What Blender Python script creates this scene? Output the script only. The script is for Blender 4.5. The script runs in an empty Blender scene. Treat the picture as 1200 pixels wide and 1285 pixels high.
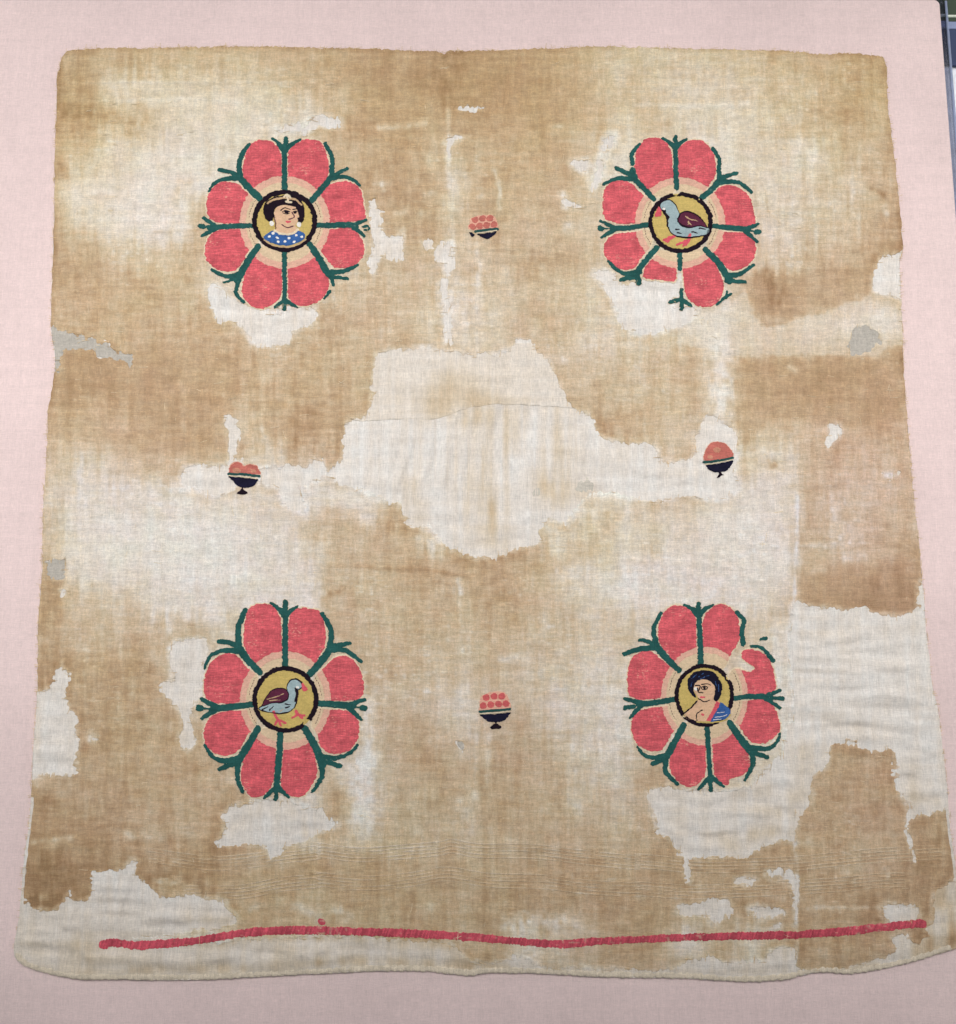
import bpy, math, random
import numpy as np

random.seed(7)
scene = bpy.context.scene
col = scene.collection

# ------------------------------------------------------------------ camera
W, H = 1200.0, 1285.0            # photograph size, used to turn pixels into positions
FPX, DIST, TILT = 1300.0, 1.30, math.radians(9.0)
cam_d = np.array([0, math.sin(TILT), -math.cos(TILT)])
cam_u = np.array([0, math.cos(TILT), math.sin(TILT)])
cam_p = -DIST * cam_d
cam = bpy.data.cameras.new('camera')
camo = bpy.data.objects.new('camera', cam)
col.objects.link(camo)
camo.location = cam_p
camo.rotation_euler = (TILT, 0, 0)
cam.sensor_fit = 'HORIZONTAL'
cam.sensor_width = 36.0
cam.lens = 36.0 * FPX / W
cam.clip_start = 0.01
cam.clip_end = 50
scene.camera = camo

# ------------------------------------------------------------------ light
world = bpy.data.worlds.new('World')
scene.world = world
world.use_nodes = True
bg = world.node_tree.nodes['Background']
bg.inputs[0].default_value = (0.95, 0.97, 1.0, 1)
bg.inputs[1].default_value = 0.20

def area_lamp(name, loc, target, sx, sy, watts, color, spread):
    L = bpy.data.lights.new(name, 'AREA')
    L.shape = 'RECTANGLE'; L.size = sx; L.size_y = sy
    L.energy = watts; L.color = color; L.spread = math.radians(spread)   # a narrow beam dims the near edge, standing in for the viewer's shadow
    o = bpy.data.objects.new(name, L)
    col.objects.link(o)
    o.location = loc
    from mathutils import Vector
    o.rotation_euler = (Vector(target) - Vector(loc)).to_track_quat('-Z', 'Y').to_euler()
    return o
area_lamp('ceiling_or_fill_lamp', (-0.05, 0.95, 1.75), (-0.05, 0.22, 0), 3.2, 1.35, 12.3, (1.0, 0.965, 0.94), 54)
area_lamp('ceiling_or_fill_lamp', (-1.9, 0.25, 1.0), (-0.1, 0.0, 0), 0.4, 1.4, 5.2, (0.90, 0.95, 1.0), 140)  # added left fill, balances the brightness across the cloth
area_lamp('ceiling_or_fill_lamp', (1.9, 0.25, 1.0), (0.1, 0.0, 0), 0.4, 1.4, 3.6, (0.90, 0.95, 1.0), 140)  # added right fill, brings out the upright puckers and evens the sides

vs = scene.view_settings
vs.view_transform = 'Standard'
try: vs.look = 'None'
except Exception: pass
vs.exposure = 0.03
vs.gamma = 1.0
scene.render.resolution_x = 956
scene.render.resolution_y = 1024

# ------------------------------------------------------------------ helpers
def to_world(px, py, z=0.0):
    """pixel(s) of the photograph -> point(s) on the horizontal plane at height z"""
    px = np.asarray(px, float); py = np.asarray(py, float)
    rx = px - W / 2; ru = H / 2 - py
    dx = rx
    dy = cam_d[1] * FPX + cam_u[1] * ru
    dz = cam_d[2] * FPX + cam_u[2] * ru
    t = (z - cam_p[2]) / dz
    return cam_p[0] + dx * t, cam_p[1] + dy * t

def lin(c):
    a = np.asarray(c, float) / 255.0
    return np.where(a <= 0.04045, a / 12.92, ((a + 0.055) / 1.055) ** 2.4)

ALB = 0.93
def alb(c):
    return tuple(float(v) for v in lin(c) * ALB) + (1.0,)

_lat = {}
def vnoise(x, y, sx, sy, seed=0):
    """smooth value noise in -1..1; sx, sy are the wavelengths"""
    if seed not in _lat:
        _lat[seed] = np.random.RandomState(1000 + seed).uniform(-1, 1, (256, 256))
    L = _lat[seed]
    u = np.asarray(x, float) / sx + 517.3; v = np.asarray(y, float) / sy + 291.7
    iu = np.floor(u).astype(int); iv = np.floor(v).astype(int)
    fu = u - iu; fv = v - iv
    fu = fu * fu * (3 - 2 * fu); fv = fv * fv * (3 - 2 * fv)
    a = L[iu & 255, iv & 255]; b = L[(iu + 1) & 255, iv & 255]
    c = L[iu & 255, (iv + 1) & 255]; d = L[(iu + 1) & 255, (iv + 1) & 255]
    return (a * (1 - fu) + b * fu) * (1 - fv) + (c * (1 - fu) + d * fu) * fv

def fbm(x, y, s, seed=0, n=3):
    r = 0; a = 1; t = 0
    for i in range(n):
        r = r + a * vnoise(x, y, s / 2 ** i, s / 2 ** i, seed + i); t += a; a *= 0.55
    return r / t

def smooth(pts, closed=True, n=5):
    p = np.asarray(pts, float); N = len(p); out = []
    rng = range(N) if closed else range(N - 1)
    for i in rng:
        if closed:
            p0, p1, p2, p3 = p[i - 1], p[i], p[(i + 1) % N], p[(i + 2) % N]
        else:
            p0, p1, p2, p3 = p[max(i - 1, 0)], p[i], p[i + 1], p[min(i + 2, N - 1)]
        for k in range(n):
            t = k / n
            out.append(0.5 * (2 * p1 + (p2 - p0) * t + (2 * p0 - 5 * p1 + 4 * p2 - p3) * t * t + (3 * p1 - p0 - 3 * p2 + p3) * t ** 3))
    if not closed: out.append(p[-1])
    return np.array(out)

def sd_poly(x, y, pts):
    """signed distance, positive inside"""
    P = np.asarray(pts, float)
    d2 = np.full(x.shape, 1e18); ins = np.zeros(x.shape, bool)
    j = len(P) - 1
    for i in range(len(P)):
        ax, ay = P[j]; bx, by = P[i]
        ex, ey = bx - ax, by - ay
        L = ex * ex + ey * ey + 1e-12
        t = np.clip(((x - ax) * ex + (y - ay) * ey) / L, 0, 1)
        d2 = np.minimum(d2, (x - ax - t * ex) ** 2 + (y - ay - t * ey) ** 2)
        if abs(ey) > 1e-12:
            c = ((ay > y) != (by > y)) & (x < ex * (y - ay) / ey + ax)
            ins ^= c
        j = i
    d = np.sqrt(d2)
    return np.where(ins, d, -d)

def sd_line(x, y, pts, r0, r1=None):
    """positive inside a stroke with radius going from r0 to r1"""
    P = np.asarray(pts, float)
    if r1 is None: r1 = r0
    seg = np.hypot(*(P[1:] - P[:-1]).T); cum = np.concatenate([[0], np.cumsum(seg)]); tot = cum[-1] + 1e-9
    best = np.full(x.shape, -1e9)
    for i in range(len(P) - 1):
        ax, ay = P[i]; ex, ey = P[i + 1] - P[i]
        L = ex * ex + ey * ey + 1e-12
        t = np.clip(((x - ax) * ex + (y - ay) * ey) / L, 0, 1)
        d = np.hypot(x - ax - t * ex, y - ay - t * ey)
        r = r0 + (r1 - r0) * (cum[i] + t * seg[i]) / tot
        best = np.maximum(best, r - d)
    return best

def sd_boxed(x, y, pts, fn, margin, fill=-1e3):
    """evaluate fn(x, y, pts) only near the shape"""
    P = np.asarray(pts, float)
    m = (x > P[:, 0].min() - margin) & (x < P[:, 0].max() + margin) & (y > P[:, 1].min() - margin) & (y < P[:, 1].max() + margin)
    out = np.full(x.shape, float(fill))
    if m.any(): out[m] = np.maximum(fn(x[m], y[m], P), fill)
    return out

def sd_ell(x, y, cx, cy, rx, ry):
    k = np.hypot((x - cx) / rx, (y - cy) / ry)
    return (1 - k) * min(rx, ry)

def T(x0, y0, s):
    """shapes read off an enlarged crop of the photograph -> pixels"""
    def f(pts):
        return [(x0 + a / s, y0 + b / s) for a, b in pts]
    return f
S3 = 2.9875
tA, tB, tC = T(0, 0, S3), T(400, 0, S3), T(800, 0, S3)
tD, tE, tF = T(0, 430, S3), T(400, 430, S3), T(800, 430, S3)
tG, tH, tI = T(0, 855, S3), T(400, 855, S3), T(800, 855, S3)

# ------------------------------------------------------------------ shapes of the cloth
outline = [(80,67),(90,63),(130,60.5),(200,60),(300,58),(400,60),(470,61),(520,64),(548,64),(557,68),(566,63.5),(620,63),(700,60),(760,58),(800,59),
 (860,61),(920,62),(990,64),(1040,68),(1060,66),(1100,70),(1109,73),(1113,90),(1115,130),(1120,170),(1126,220),(1132,280),(1134,313),(1131,322),(1131,348),
 (1134,430),(1136,480),(1140,530),(1145,590),(1150,645),(1155,688),(1158,725),(1161,751),(1163,785),(1168,825),(1171,860),(1178,888),(1183,929),(1188,972),
 (1192,1016),(1194,1042),(1198,1070),(1201,1095),(1206,1140),(1210,1180),(1204,1190),(1168,1201),(1135,1211),(1101,1218),(1068,1223),(1034,1221),(1001,1226),
 (987,1230),(934,1233),(884,1230),(833,1228),(800,1228),(735,1226),(684,1223),(614,1222),(587,1225),(534,1220),(467,1220),(400,1223),(301,1228),(234,1231),
 (150,1230),(100,1230),(60,1223),(30,1213),(17,1201),(17,1183),(23,1150),(28,1089),(33,1049),(37,1016),(40,955),(42,922),(45,888),(46,860),(47,781),(52,714),
 (53,647),(58,564),(60,514),(67,473),(68,447),(66,430),(63,408),(65,335),(67,268),(68,200),(70,134),(72,100),(75,80)]

holes = [
 # big loss in the middle, running to the bowl on the right
 tE([(215,40),(330,25),(480,30),(560,45),(720,35),(740,0),(790,-10),(800,30),(860,70),(885,130),(920,180),(945,245),(1020,268),(1035,310),(1060,350),(1110,372),(1195,385)])
 + tF([(40,370),(75,400),(80,445),(160,450),(215,425),(240,300),(270,275),(300,285),(350,300),(375,350),(375,420),(360,500),(380,540),(330,580),(270,590),(180,570),(100,590),(0,590)])
 + tE([(1140,570),(1060,560),(990,580),(960,640),(930,680),(860,655),(850,690),(820,710),(835,750),(780,770),(720,785),(680,800),(590,803),(540,790),(480,760),(440,715),(410,685),(340,685),(315,620),(270,595),(200,570),(140,545),(60,520),(30,490),(60,460),(95,430),(100,340),(125,285),(185,275),(200,180),(210,90)]),
 # white lining on the right side
 tF([(575,985),(640,985),(700,1000),(790,1000),(850,990),(880,1015),(940,1028),(1000,1020),(1045,1000),(1052,940),(1070,900),(1130,900),(1200,1285)])
 + tI([(1230,480),(1170,485),(1120,488),(1080,505),(1020,515),(1015,560),(1028,600),(1042,685),(1020,640),(1003,560),(1010,465),(985,440),(965,380),(960,270),(930,260),(890,255),(820,240),(760,235),(730,228),(722,280),(700,330),(655,350),(640,450),(610,510),(592,560),(588,400),(588,100),(575,0)]),
 # lining below the lower right flower
 tI([(30,410),(100,400),(160,405),(230,420),(330,410),(420,400),(480,330),(540,280),(560,200),(580,100),(592,90),(592,560),(590,600),(540,600),(430,640),(390,665),(330,655),(220,665),(150,655),(130,610),(90,570),(60,500),(45,450)]),
 tI([(360,745),(390,732),(435,738),(435,758),(400,765),(368,760)]),
 tI([(480,712),(540,710),(600,725),(605,800),(594,910),(582,900),(585,800),(560,745),(500,735)]),
 tI([(148,850),(170,835),(220,835),(260,820),(330,812),(355,840),(340,870),(310,885),(280,910),(260,880),(200,880),(155,875)]),
 tI([(415,850),(450,838),(490,850),(545,855),(550,875),(500,885),(440,880)]),
 tI([(915,850),(960,838),(1040,840),(1055,870),(1040,900),(1000,905),(945,905)]),
 tI([(500,930),(530,905),(535,935)]),
 tI([(178,680),(192,675),(196,750),(180,752)]),
 # lower edge and both lower corners
 tG([(30,850),(130,850),(200,850),(240,830),(265,775),(270,820),(320,820),(345,790),(340,715),(400,710),(460,712),(500,670),(520,680),(505,720),(540,750),(580,790),(610,815),(700,805),(760,815),(830,820),(850,850),(880,880),(870,910),(800,920),(700,940),(600,955),(500,965),(600,990),(700,985),(1195,955)])
 + tH([(300,970),(500,985),(540,1030),(600,1060),(700,1050),(760,1035),(820,1070),(900,1085),(950,1075),(1050,1080),(1195,1090)])
 + tI([(130,1085),(180,1060),(280,1030),(340,1050),(480,1040),(500,1010),(590,1000),(595,1065),(650,1085),(750,1090),(830,1060),(930,1035),(968,1000),(950,960),(1010,950),(1035,985),(1060,1000),(1100,955),(1080,925),(1112,890),(1115,800),(1150,770),(1195,725),(1260,700),(1300,1300)])
 + [(600,1300),(-40,1300)],
 # left edge
 tG([(130,40),(160,30),(230,10),(250,40),(265,100),(285,130),(285,190),(295,230),(285,300),(265,350),(200,355),(150,350),(115,362),(60,362),(60,60)]),
 tD([(210,1240),(230,1205),(240,1225),(265,1235),(250,1285),(215,1300)]),
 tG([(330,203),(345,198),(352,212),(340,222),(330,215)]),
 tG([(800,600),(830,580),(850,540),(830,500),(870,470),(930,450),(1040,445),(1120,460),(1195,490)]) + tH([(20,515),(60,530),(60,550),(0,570)]) + tG([(1130,600),(1060,630),(1020,665),(1000,640),(985,615),(900,610),(830,615)]),
 tD([(640,1130),(700,1115),(770,1110),(770,1200),(755,1285)]) + tG([(750,60),(720,100),(715,150),(735,230),(700,260),(670,215),(690,180),(680,120),(650,75),(610,40),(605,15),(640,0)]) + tD([(650,1240),(640,1180)]),
 tD([(225,930),(245,920),(240,950),(228,950)]),
 # round the upper left flower
 tA([(780,1080),(800,1060),(830,1080),(900,1130),(1010,1170),(1140,1155),(1180,1160),(1180,1200),(1100,1240),(1080,1285),(960,1290),(930,1250),(890,1210),(850,1200),(820,1210),(790,1150)]),
 tA([(1040,490),(1080,470),(1170,445)]) + tB([(0,440),(70,445),(80,470),(40,485),(0,475)]) + tA([(1150,500),(1080,490)]),
 tB([(195,760),(215,770),(230,830),(245,880),(290,890),(318,865),(320,960),(325,975),(270,975),(235,960),(205,1030),(190,1000),(185,970),(215,930),(200,880),(190,810)]),
 tB([(390,905),(415,900),(425,930),(400,935)]),
 tB([(455,915),(500,910),(495,970),(490,1030),(475,1030),(470,985),(440,975)]),
 tB([(455,1070),(485,1045),(490,1130),(500,1230),(500,1285),(475,1285),(470,1200),(460,1110)]),
 tB([(950,610),(1000,600),(1010,625),(985,640),(960,630)]),
 tB([(915,730),(930,750),(985,775),(920,780)]),
 tB([(520,405),(570,400),(625,408),(600,418),(540,415)]),
 tB([(478,540),(490,512),(540,515),(530,525),(500,535),(492,600),(484,580)]),
 # below the upper right flower
 T(730,160,5)([(95,910),(170,905),(220,970),(260,1000),(340,985),(400,950),(480,960),(590,960),(600,900),(630,920),(630,1010),(600,1060),(550,1090),(600,1140),(700,1130),(700,1200),(600,1250),(450,1300),(330,1300),(230,1200),(170,1050)]),
 tB([(1050,600),(1064,520),(1110,500),(1100,540),(1075,580),(1062,660),(1030,720),(1022,690)]),
 # right side
 tC([(1010,940),(985,945),(960,950),(910,970),(885,1050),(890,1095),(960,1110),(1010,1110)]),
 tF([(720,310),(760,310),(770,340),(745,375),(715,405),(705,370),(720,345)]),
 tF([(925,490),(985,485),(980,495),(940,510)]),
 # beside the left bowl
 tD([(840,290),(865,270),(890,310),(890,370),(875,420),(870,440),(905,440),(905,520),(850,560),(800,570),(720,540),(690,520),(695,475),(770,455),(848,460),(860,400),(862,330)]),
 tD([(972,470),(1050,465),(1090,455),(1150,470),(1180,435),(1215,450),(1225,490),(1195,510),(1120,545),(1150,620),(1130,640),(1060,600),(1050,540),(985,520)]),
]
grey_spots = [
 tA([(150,1222),(195,1225),(250,1240),(310,1265),(380,1285)]) + tD([(440,40),(500,45),(490,90),(475,75),(420,60),(370,50),(330,22),(230,22),(215,110),(195,112)]),
 tD([(170,825),(240,815),(240,885),(200,885),(175,870)]),
 tC([(820,1220),(860,1225),(910,1260),(905,1290)]) + tF([(880,30),(800,45),(790,0)]),
 tE([(970,520),(985,505),(995,515),(1005,500),(1025,520),(1030,555),(1000,560),(970,555)]),
 tH([(510,228),(540,228),(550,250),(540,265),(530,248)]),
 tE([(800,555),(825,545),(830,575),(805,575)]),
]

# how brown the old linen is, read on a 40 x 43 pixel grid (0 near white, 9 dark brown)
TONE_ROWS = """
666555555556667666544444556666
666555555556667666544444556666
666333444556677776544334456666
666553333356656666534333456666
665322233355645666423323335666
553223233356664666423323344566
664322544445665656433334345677
776545533344554566543334466788
666665433355553455432236766655
666666654565543455433235654333
557766665665122225554546666677
777766666665244324555546676666
665566646762222222665425555666
554455433551112222333314355555
443332333232122232224422355555
553221123455522323434322354555
663221112255666665432222255566
775432222255555654322222366777
665455443355554544443344211111
776665223345554544333343211111
556665333344443443323334211111
116666444425554554323333217711
336666544443565655436333256662
776666662263565655546111266667
777665652354554555556214466667
888677766666666666666666666677
887247766566666666666556666773
222222256645665634566253666633
222333333323445656666663677733
222333333323445656666663677733
""".split()
TG = np.array([[float(c) for c in r] for r in TONE_ROWS])
def fill_lost_cells(G):
    # cells whose linen is lost take the tone of the linen round them
    gx, gy = np.meshgrid(20 + 40.0 * np.arange(30), 21.5 + 43.0 * np.arange(30))
    lost = np.zeros(G.shape, bool)
    for hp in holes: lost |= sd_boxed(gx, gy, hp, sd_poly, 5) > 2
    wgt = (~lost).astype(float); val = G * wgt
    for _ in range(6):
        n = np.zeros(G.shape); d = np.zeros(G.shape)
        for dx in (-1, 0, 1):
            for dy in (-1, 0, 1):
                n += np.roll(np.roll(val, dx, 1), dy, 0); d += np.roll(np.roll(wgt, dx, 1), dy, 0)
        new = (wgt == 0) & (d > 0)
        val[new] = n[new] / d[new]; wgt[new] = 1
    return val
TG = fill_lost_cells(TG)

def grid_sample(G, x, y):
    u = (np.asarray(x) - 20) / 40.0; v = (np.asarray(y) - 21.5) / 43.0
    u = np.clip(u, 0, G.shape[1] - 1.001); v = np.clip(v, 0, G.shape[0] - 1.001)
    iu = u.astype(int); iv = v.astype(int); fu = u - iu; fv = v - iv
    fu = fu * fu * (3 - 2 * fu); fv = fv * fv * (3 - 2 * fv)
    return (G[iv, iu] * (1 - fu) + G[iv, iu + 1] * fu) * (1 - fv) + (G[iv + 1, iu] * (1 - fu) + G[iv + 1, iu + 1] * fu) * fv

STOPS = np.array([[231,228,222],[229,222,213],[225,215,202],[219,206,187],[212,195,170],[205,184,155],[197,172,141],[187,159,126],[174,144,111],[158,127,95]], float)
LSTOPS = lin(STOPS) * ALB
def tone_color(t):
    t = np.clip(t, 0, 8.999); i = t.astype(int); f = (t - i)[..., None]
    return LSTOPS[i] * (1 - f) + LSTOPS[i + 1] * f

# pale worn streaks / darker stains / paler or darker lines along creases: (points, radius, change of tone)
marks = [
 ([(1040,130),(1090,150)], 60, -0.9),
 (tB([(230,478),(320,475),(400,462)]), 4, -2.6), (tB([(488,420),(482,540),(490,700)]), 5, -2.2), (tB([(662,645),(680,720),(678,780)]), 3, -2.5),
 (tB([(205,690),(250,690)]), 3, -2), (tB([(240,680),(248,710)]), 3, -1.8), (tB([(400,730),(425,722)]), 4, -2.2), (tB([(290,800),(325,795)]), 5, -2.2), (tB([(385,800),(410,800)]), 4, -1.6),
 (tB([(590,920),(600,1000),(590,1180)]), 4, -1.8), (tB([(600,740),(610,735)]), 4, -1.6), (tB([(865,475),(910,475)]), 3, -2), (tB([(930,850),(940,850)]), 8, -2),
 (tB([(480,830),(500,890)]), 7, -1.6), (tH([(530,460),(550,500)]), 6, -2.3), (tE([(525,890),(530,940)]), 5, -3.2), (tE([(525,960),(535,1040)]), 4, -1.5),
 (tH([(180,100),(190,300)]), 12, -2.2), (tH([(160,340),(170,550)]), 16, -2.6), (tH([(720,920),(780,900),(960,900)]), 13, -2.8), (tH([(60,850),(110,885)]), 8, -2.3), (tH([(400,850),(430,840)]), 9, -1.6),
 (tH([(640,200),(630,400)]), 4, -1.6), (tH([(590,180),(590,460)]), 4, -1.3), (tH([(950,250),(960,480)]), 8, -1.5),
 (tG([(120,600),(190,597),(270,588)]), 4, -2.5), (tG([(470,575),(540,578),(600,590)]), 6, -2.4), (tG([(580,748),(660,752)]), 3, -2.6), (tG([(155,810),(150,850)]), 3, -2.5), (tG([(1060,830),(1120,850),(1195,880)]), 6, -2.4),
 (tG([(960,850),(930,860)]), 5, -2), (tG([(520,170),(640,170)]), 6, -1.2), (tG([(300,270),(430,200)]), 9, 0.9), (tD([(1110,370),(1118,385)]), 6, 2.0), (tD([(985,320),(990,370)]), 4, -2.5), (tD([(1095,230),(1100,270)]), 6, -1.6), (tD([(950,-5),(1010,0)]), 6, -2.6),
 (tD([(300,420),(310,600)]), 6, -1.3), (tD([(690,150),(690,330)]), 4, -1.0), (tD([(480,150),(470,330)]), 4, -0.9), (tD([(640,1050),(640,1180)]), 5, -1.6),
 (tF([(310,30),(300,270)]), 15, -2.0), (tF([(340,60),(350,260)]), 10, -1.6), (tF([(500,455),(520,462)]), 6, 3.0), (tF([(575,90),(590,105)]), 4, -2.5), (tF([(720,560),(735,650)]), 5, -1.6), (tF([(700,590),(720,700)]), 8, -0.9),
 (tF([(600,580),(598,700),(585,985)]), 2.4, -3.0), (tF([(415,60),(425,65)]), 6, 1.5), (tF([(650,760),(720,770),(760,750)]), 4, -1.5), (tF([(780,810),(850,800)]), 6, -1.3), (tF([(640,860),(700,850)]), 5, -1.4),
 (tC([(480,1030),(530,1090),(520,1130)]), 12, 1.8), (tC([(440,640),(480,720),(490,790),(540,840)]), 1.5, 1.2), (tC([(880,710),(920,730)]), 4, 1.8), (tC([(760,290),(800,330)]), 6, -1.2), (tC([(930,780),(935,800)]), 5, -2.2),
 (tC([(560,380),(700,410),(840,440)]), 10, 0.8), (tC([(60,330),(300,330),(500,320)]), 2, -0.8), (tC([(0,395),(250,400),(420,390)]), 4, -1.2),
 (tA([(230,430),(380,432),(540,460)]), 7, 1.6), (tA([(470,490),(530,510)]), 8, 1.4), (tA([(220,330),(370,340)]), 8, 0.8), (tA([(220,600),(250,660)]), 7, 1.3), (tA([(220,390),(280,400),(350,395)]), 8, 0.8), (tA([(330,740),(420,745)]), 4, 1.0), (tA([(690,1010),(700,1040)]), 7, 1.6), (tA([(230,312),(600,308),(1195,312)]), 2, -1.0), (tA([(640,770),(690,690)]), 8, 1.4), (tA([(580,870),(740,865)]), 2, 1.2),
 (tA([(450,380),(700,370),(900,385)]), 2.5, -1.0), (tE([(260,690),(330,700),(430,720)]), 9, 1.2), (tE([(300,640),(320,620)]), 8, 1.4), (tE([(540,800),(620,815),(740,790)]), 8, 1.6), (tE([(1050,300),(1080,350),(1150,385)]), 9, 1.3), (tE([(0,420),(60,440)]), 10, 1.0), (tE([(190,100),(185,260)]), 9, 0.9),
 (tE([(0,832),(200,842),(400,852),(570,880)]), 3, 1.1), (tE([(860,660),(900,690),(960,680)]), 6, 1.0), (tE([(990,570),(1060,640),(1120,640)]), 9, 1.2), (tE([(880,860),(1000,850)]), 12, -1.3), (tE([(40,930),(90,920)]), 7, 1.3), (tE([(20,960),(70,940)]), 5, 1.3),
 (tE([(680,1185),(740,1180)]), 5, -1.8), (tE([(1150,880),(1195,860)]), 14, -1.5), (tE([(700,940),(740,950)]), 8, 0.9), (tE([(560,1050),(550,1120)]), 6, 1.1),
 (tI([(930,715),(940,720)]), 6, -2.6), (tI([(775,712),(785,720)]), 7, -1.6), (tI([(610,600),(650,605)]), 6, -2.2), (tI([(470,800),(545,810)]), 5, -1.5), (tI([(190,910),(200,960)]), 7, -1.5), (tI([(640,850),(900,845)]), 3, -2.0), (tI([(1120,640),(1195,640)]), 3, -1.2), (tI([(690,1010),(700,1020)]), 7, -2.0), (tI([(660,420),(650,470)]), 5, -1.3), (tI([(1020,520),(1160,500)]), 9, 1.0),
 (tG([(90,830),(220,840)]), 8, 1.2), (tG([(520,720),(700,750),(780,780)]), 9, 1.0), (tG([(520,600),(680,590)]), 7, 0.8), (tG([(870,400),(880,430)]), 6, 1.3), (tG([(700,300),(750,340)]), 8, 0.8),
 (tH([(540,1010),(620,1030)]), 10, 1.0), (tI([(610,990),(850,1000)]), 12, 0.9), (tI([(1030,950),(1090,950)]), 10, 1.6), (tI([(1130,830),(1150,850)]), 6, 2.2),
 ([(560,110),(563,170)], 10, 0.8), ([(300,560),(420,560)], 8, 0.6),
]
marks.append((tI([(585,600),(600,740),(594,910),(600,1000),(582,1120)]), 2.2, -3.0))
# creases and seams of the cloth: (points, half width in pixels, height in millimetres)
creases = [
 (tF([(600,570),(598,700),(585,985),(578,1285)]) + tI([(582,0),(590,300),(585,600),(600,740),(594,910),(600,1000),(582,1120)]), 2.2, 1.9),
 (tF([(1058,930),(1080,1050),(1088,1180),(1105,1285)]) , 2.0, -1.0),
 (tB([(650,935),(780,938),(880,946),(1010,970)]), 2.2, 0.9), (tE([(0,830),(200,842),(400,852),(570,880)]), 2.4, 0.8),
 (tC([(440,640),(480,720),(490,790),(540,840)]), 2.0, 0.8), (tA([(220,312),(600,308),(1195,312)]) + tB([(400,318)]), 2.4, 0.9), (tA([(380,380),(700,372),(1000,385)]), 2.4, 0.7),
 (tC([(0,325),(250,335),(520,322)]), 2.2, 0.8), (tC([(0,395),(250,402),(450,388)]), 3.0, 0.9), (tA([(570,868),(740,865)]), 2, 0.7), (tD([(300,430),(280,610)]), 2.4, 0.9), (tF([(530,490),(580,555),(610,575)]), 2.2, 0.9),
 (tF([(360,500),(450,490),(530,490)]), 2.2, 0.7), (tC([(540,600),(660,610),(720,680)]), 2.6, 0.7), (tE([(330,285),(480,275),(560,247),(680,232),(800,236),(945,246)]), 2.0, 0.7),
 (tI([(620,60),(760,70),(900,50),(1100,70)]), 4, 1.0), (tI([(600,170),(800,150),(960,170),(1130,150)]), 4, 0.9), (tF([(640,1130),(800,1150),(1050,1120)]), 4, 0.9), (tF([(620,1220),(820,1230),(1060,1210)]), 4, 0.9),
 (tI([(60,520),(250,490),(480,500),(580,480)]), 4, 0.9), (tI([(100,590),(300,560),(570,560)]), 4, 0.9), (tG([(300,1030),(700,1045),(1195,1020)]), 5, 1.1), (tH([(0,1015),(300,1035),(600,1045)]), 4, 1.0),
 (tE([(740,360),(820,390),(960,410)]), 3, 0.8), (tE([(690,520),(740,580),(735,720)]), 3, 0.7), (tE([(420,570),(470,640),(450,700)]), 3, 0.6),
 (tB([(250,600),(500,560),(900,480),(1040,470)]), 3, 0.5), (tB([(400,700),(700,660),(1000,610)]), 3, 0.5), (tF([(0,790),(200,830),(450,850)]), 3, 0.6), (tF([(230,780),(330,840),(480,900)]), 2.6, 0.6), (tF([(620,760),(760,745)]), 2.4, 0.7),
]

_rc = random.Random(31)
for k in range(22):
    cx = 445 + 350 * _rc.random(); cy = 520 + 60 * _rc.random(); L = 40 + 90 * _rc.random()
    creases.append(([(cx, cy), (cx + _rc.uniform(-4, 4), cy + L * 0.5), (cx + _rc.uniform(-8, 8), cy + L)], _rc.uniform(1.6, 2.8), _rc.uniform(0.5, 1.1)))
for k in range(46):
    cx = 70 + 1060 * _rc.random(); cy = 90 + 1100 * _rc.random(); L = 25 + 70 * _rc.random()
    dx, dy = (L, _rc.uniform(-9, 9)) if _rc.random() < 0.6 else (_rc.uniform(-6, 6), L)
    creases.append(([(cx, cy), (cx + dx * 0.5 + _rc.uniform(-4, 4), cy + dy * 0.5 + _rc.uniform(-4, 4)), (cx + dx, cy + dy)], _rc.uniform(1.8, 3.0), _rc.uniform(0.35, 0.8)))
def crease_height(x, y):
    h = np.zeros(x.shape)
    for pts, w, a in creases:
        P = smooth(pts, False, 4)
        d = -sd_boxed(x, y, P, lambda a_, b_, p: sd_line(a_, b_, p, 0.0), w * 3.2, fill=-w * 3.2)
        h += a * np.exp(-(d / w) ** 2) * (d < w * 3.1) * (0.7 + 0.5 * vnoise(x, y, 30, 30, 41))
    return h

class Cached:
    """a slow field evaluated once on a grid and interpolated afterwards"""
    def __init__(self, fn, step):
        self.fn, self.step, self.g = fn, step, None
    def __call__(self, x, y):
        if self.g is None:
            xs = np.arange(-20, 1240, self.step); ys = np.arange(20, 1270, self.step)
            X, Y = np.meshgrid(xs, ys); self.g = self.fn(X, Y)
        u = np.clip((np.asarray(x, float) + 20) / self.step, 0, self.g.shape[1] - 1.001); v = np.clip((np.asarray(y, float) - 20) / self.step, 0, self.g.shape[0] - 1.001)
        iu = u.astype(int); iv = v.astype(int); fu = u - iu; fv = v - iv; g = self.g
        return (g[iv, iu] * (1 - fu) + g[iv, iu + 1] * fu) * (1 - fv) + (g[iv + 1, iu] * (1 - fu) + g[iv + 1, iu + 1] * fu) * fv

def hole_field_raw(x, y):
    f = np.full(x.shape, -40.0)
    for hp in holes:
        P = smooth(hp, True, 2)
        f = np.maximum(f, sd_boxed(x, y, P, sd_poly, 30, fill=-40))
    return f
hole_field = Cached(hole_field_raw, 1.5)

OUT = smooth(outline, True, 3)
out_field = Cached(lambda x, y: sd_poly(x, y, OUT), 1.8)
_c1 = np.random.RandomState(77).uniform(-1, 1, 4096); _c2 = np.random.RandomState(78).uniform(-1, 1, 4096)
def comb(v, w, tab): return tab[np.floor(np.asarray(v) / w).astype(int) & 4095]

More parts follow.
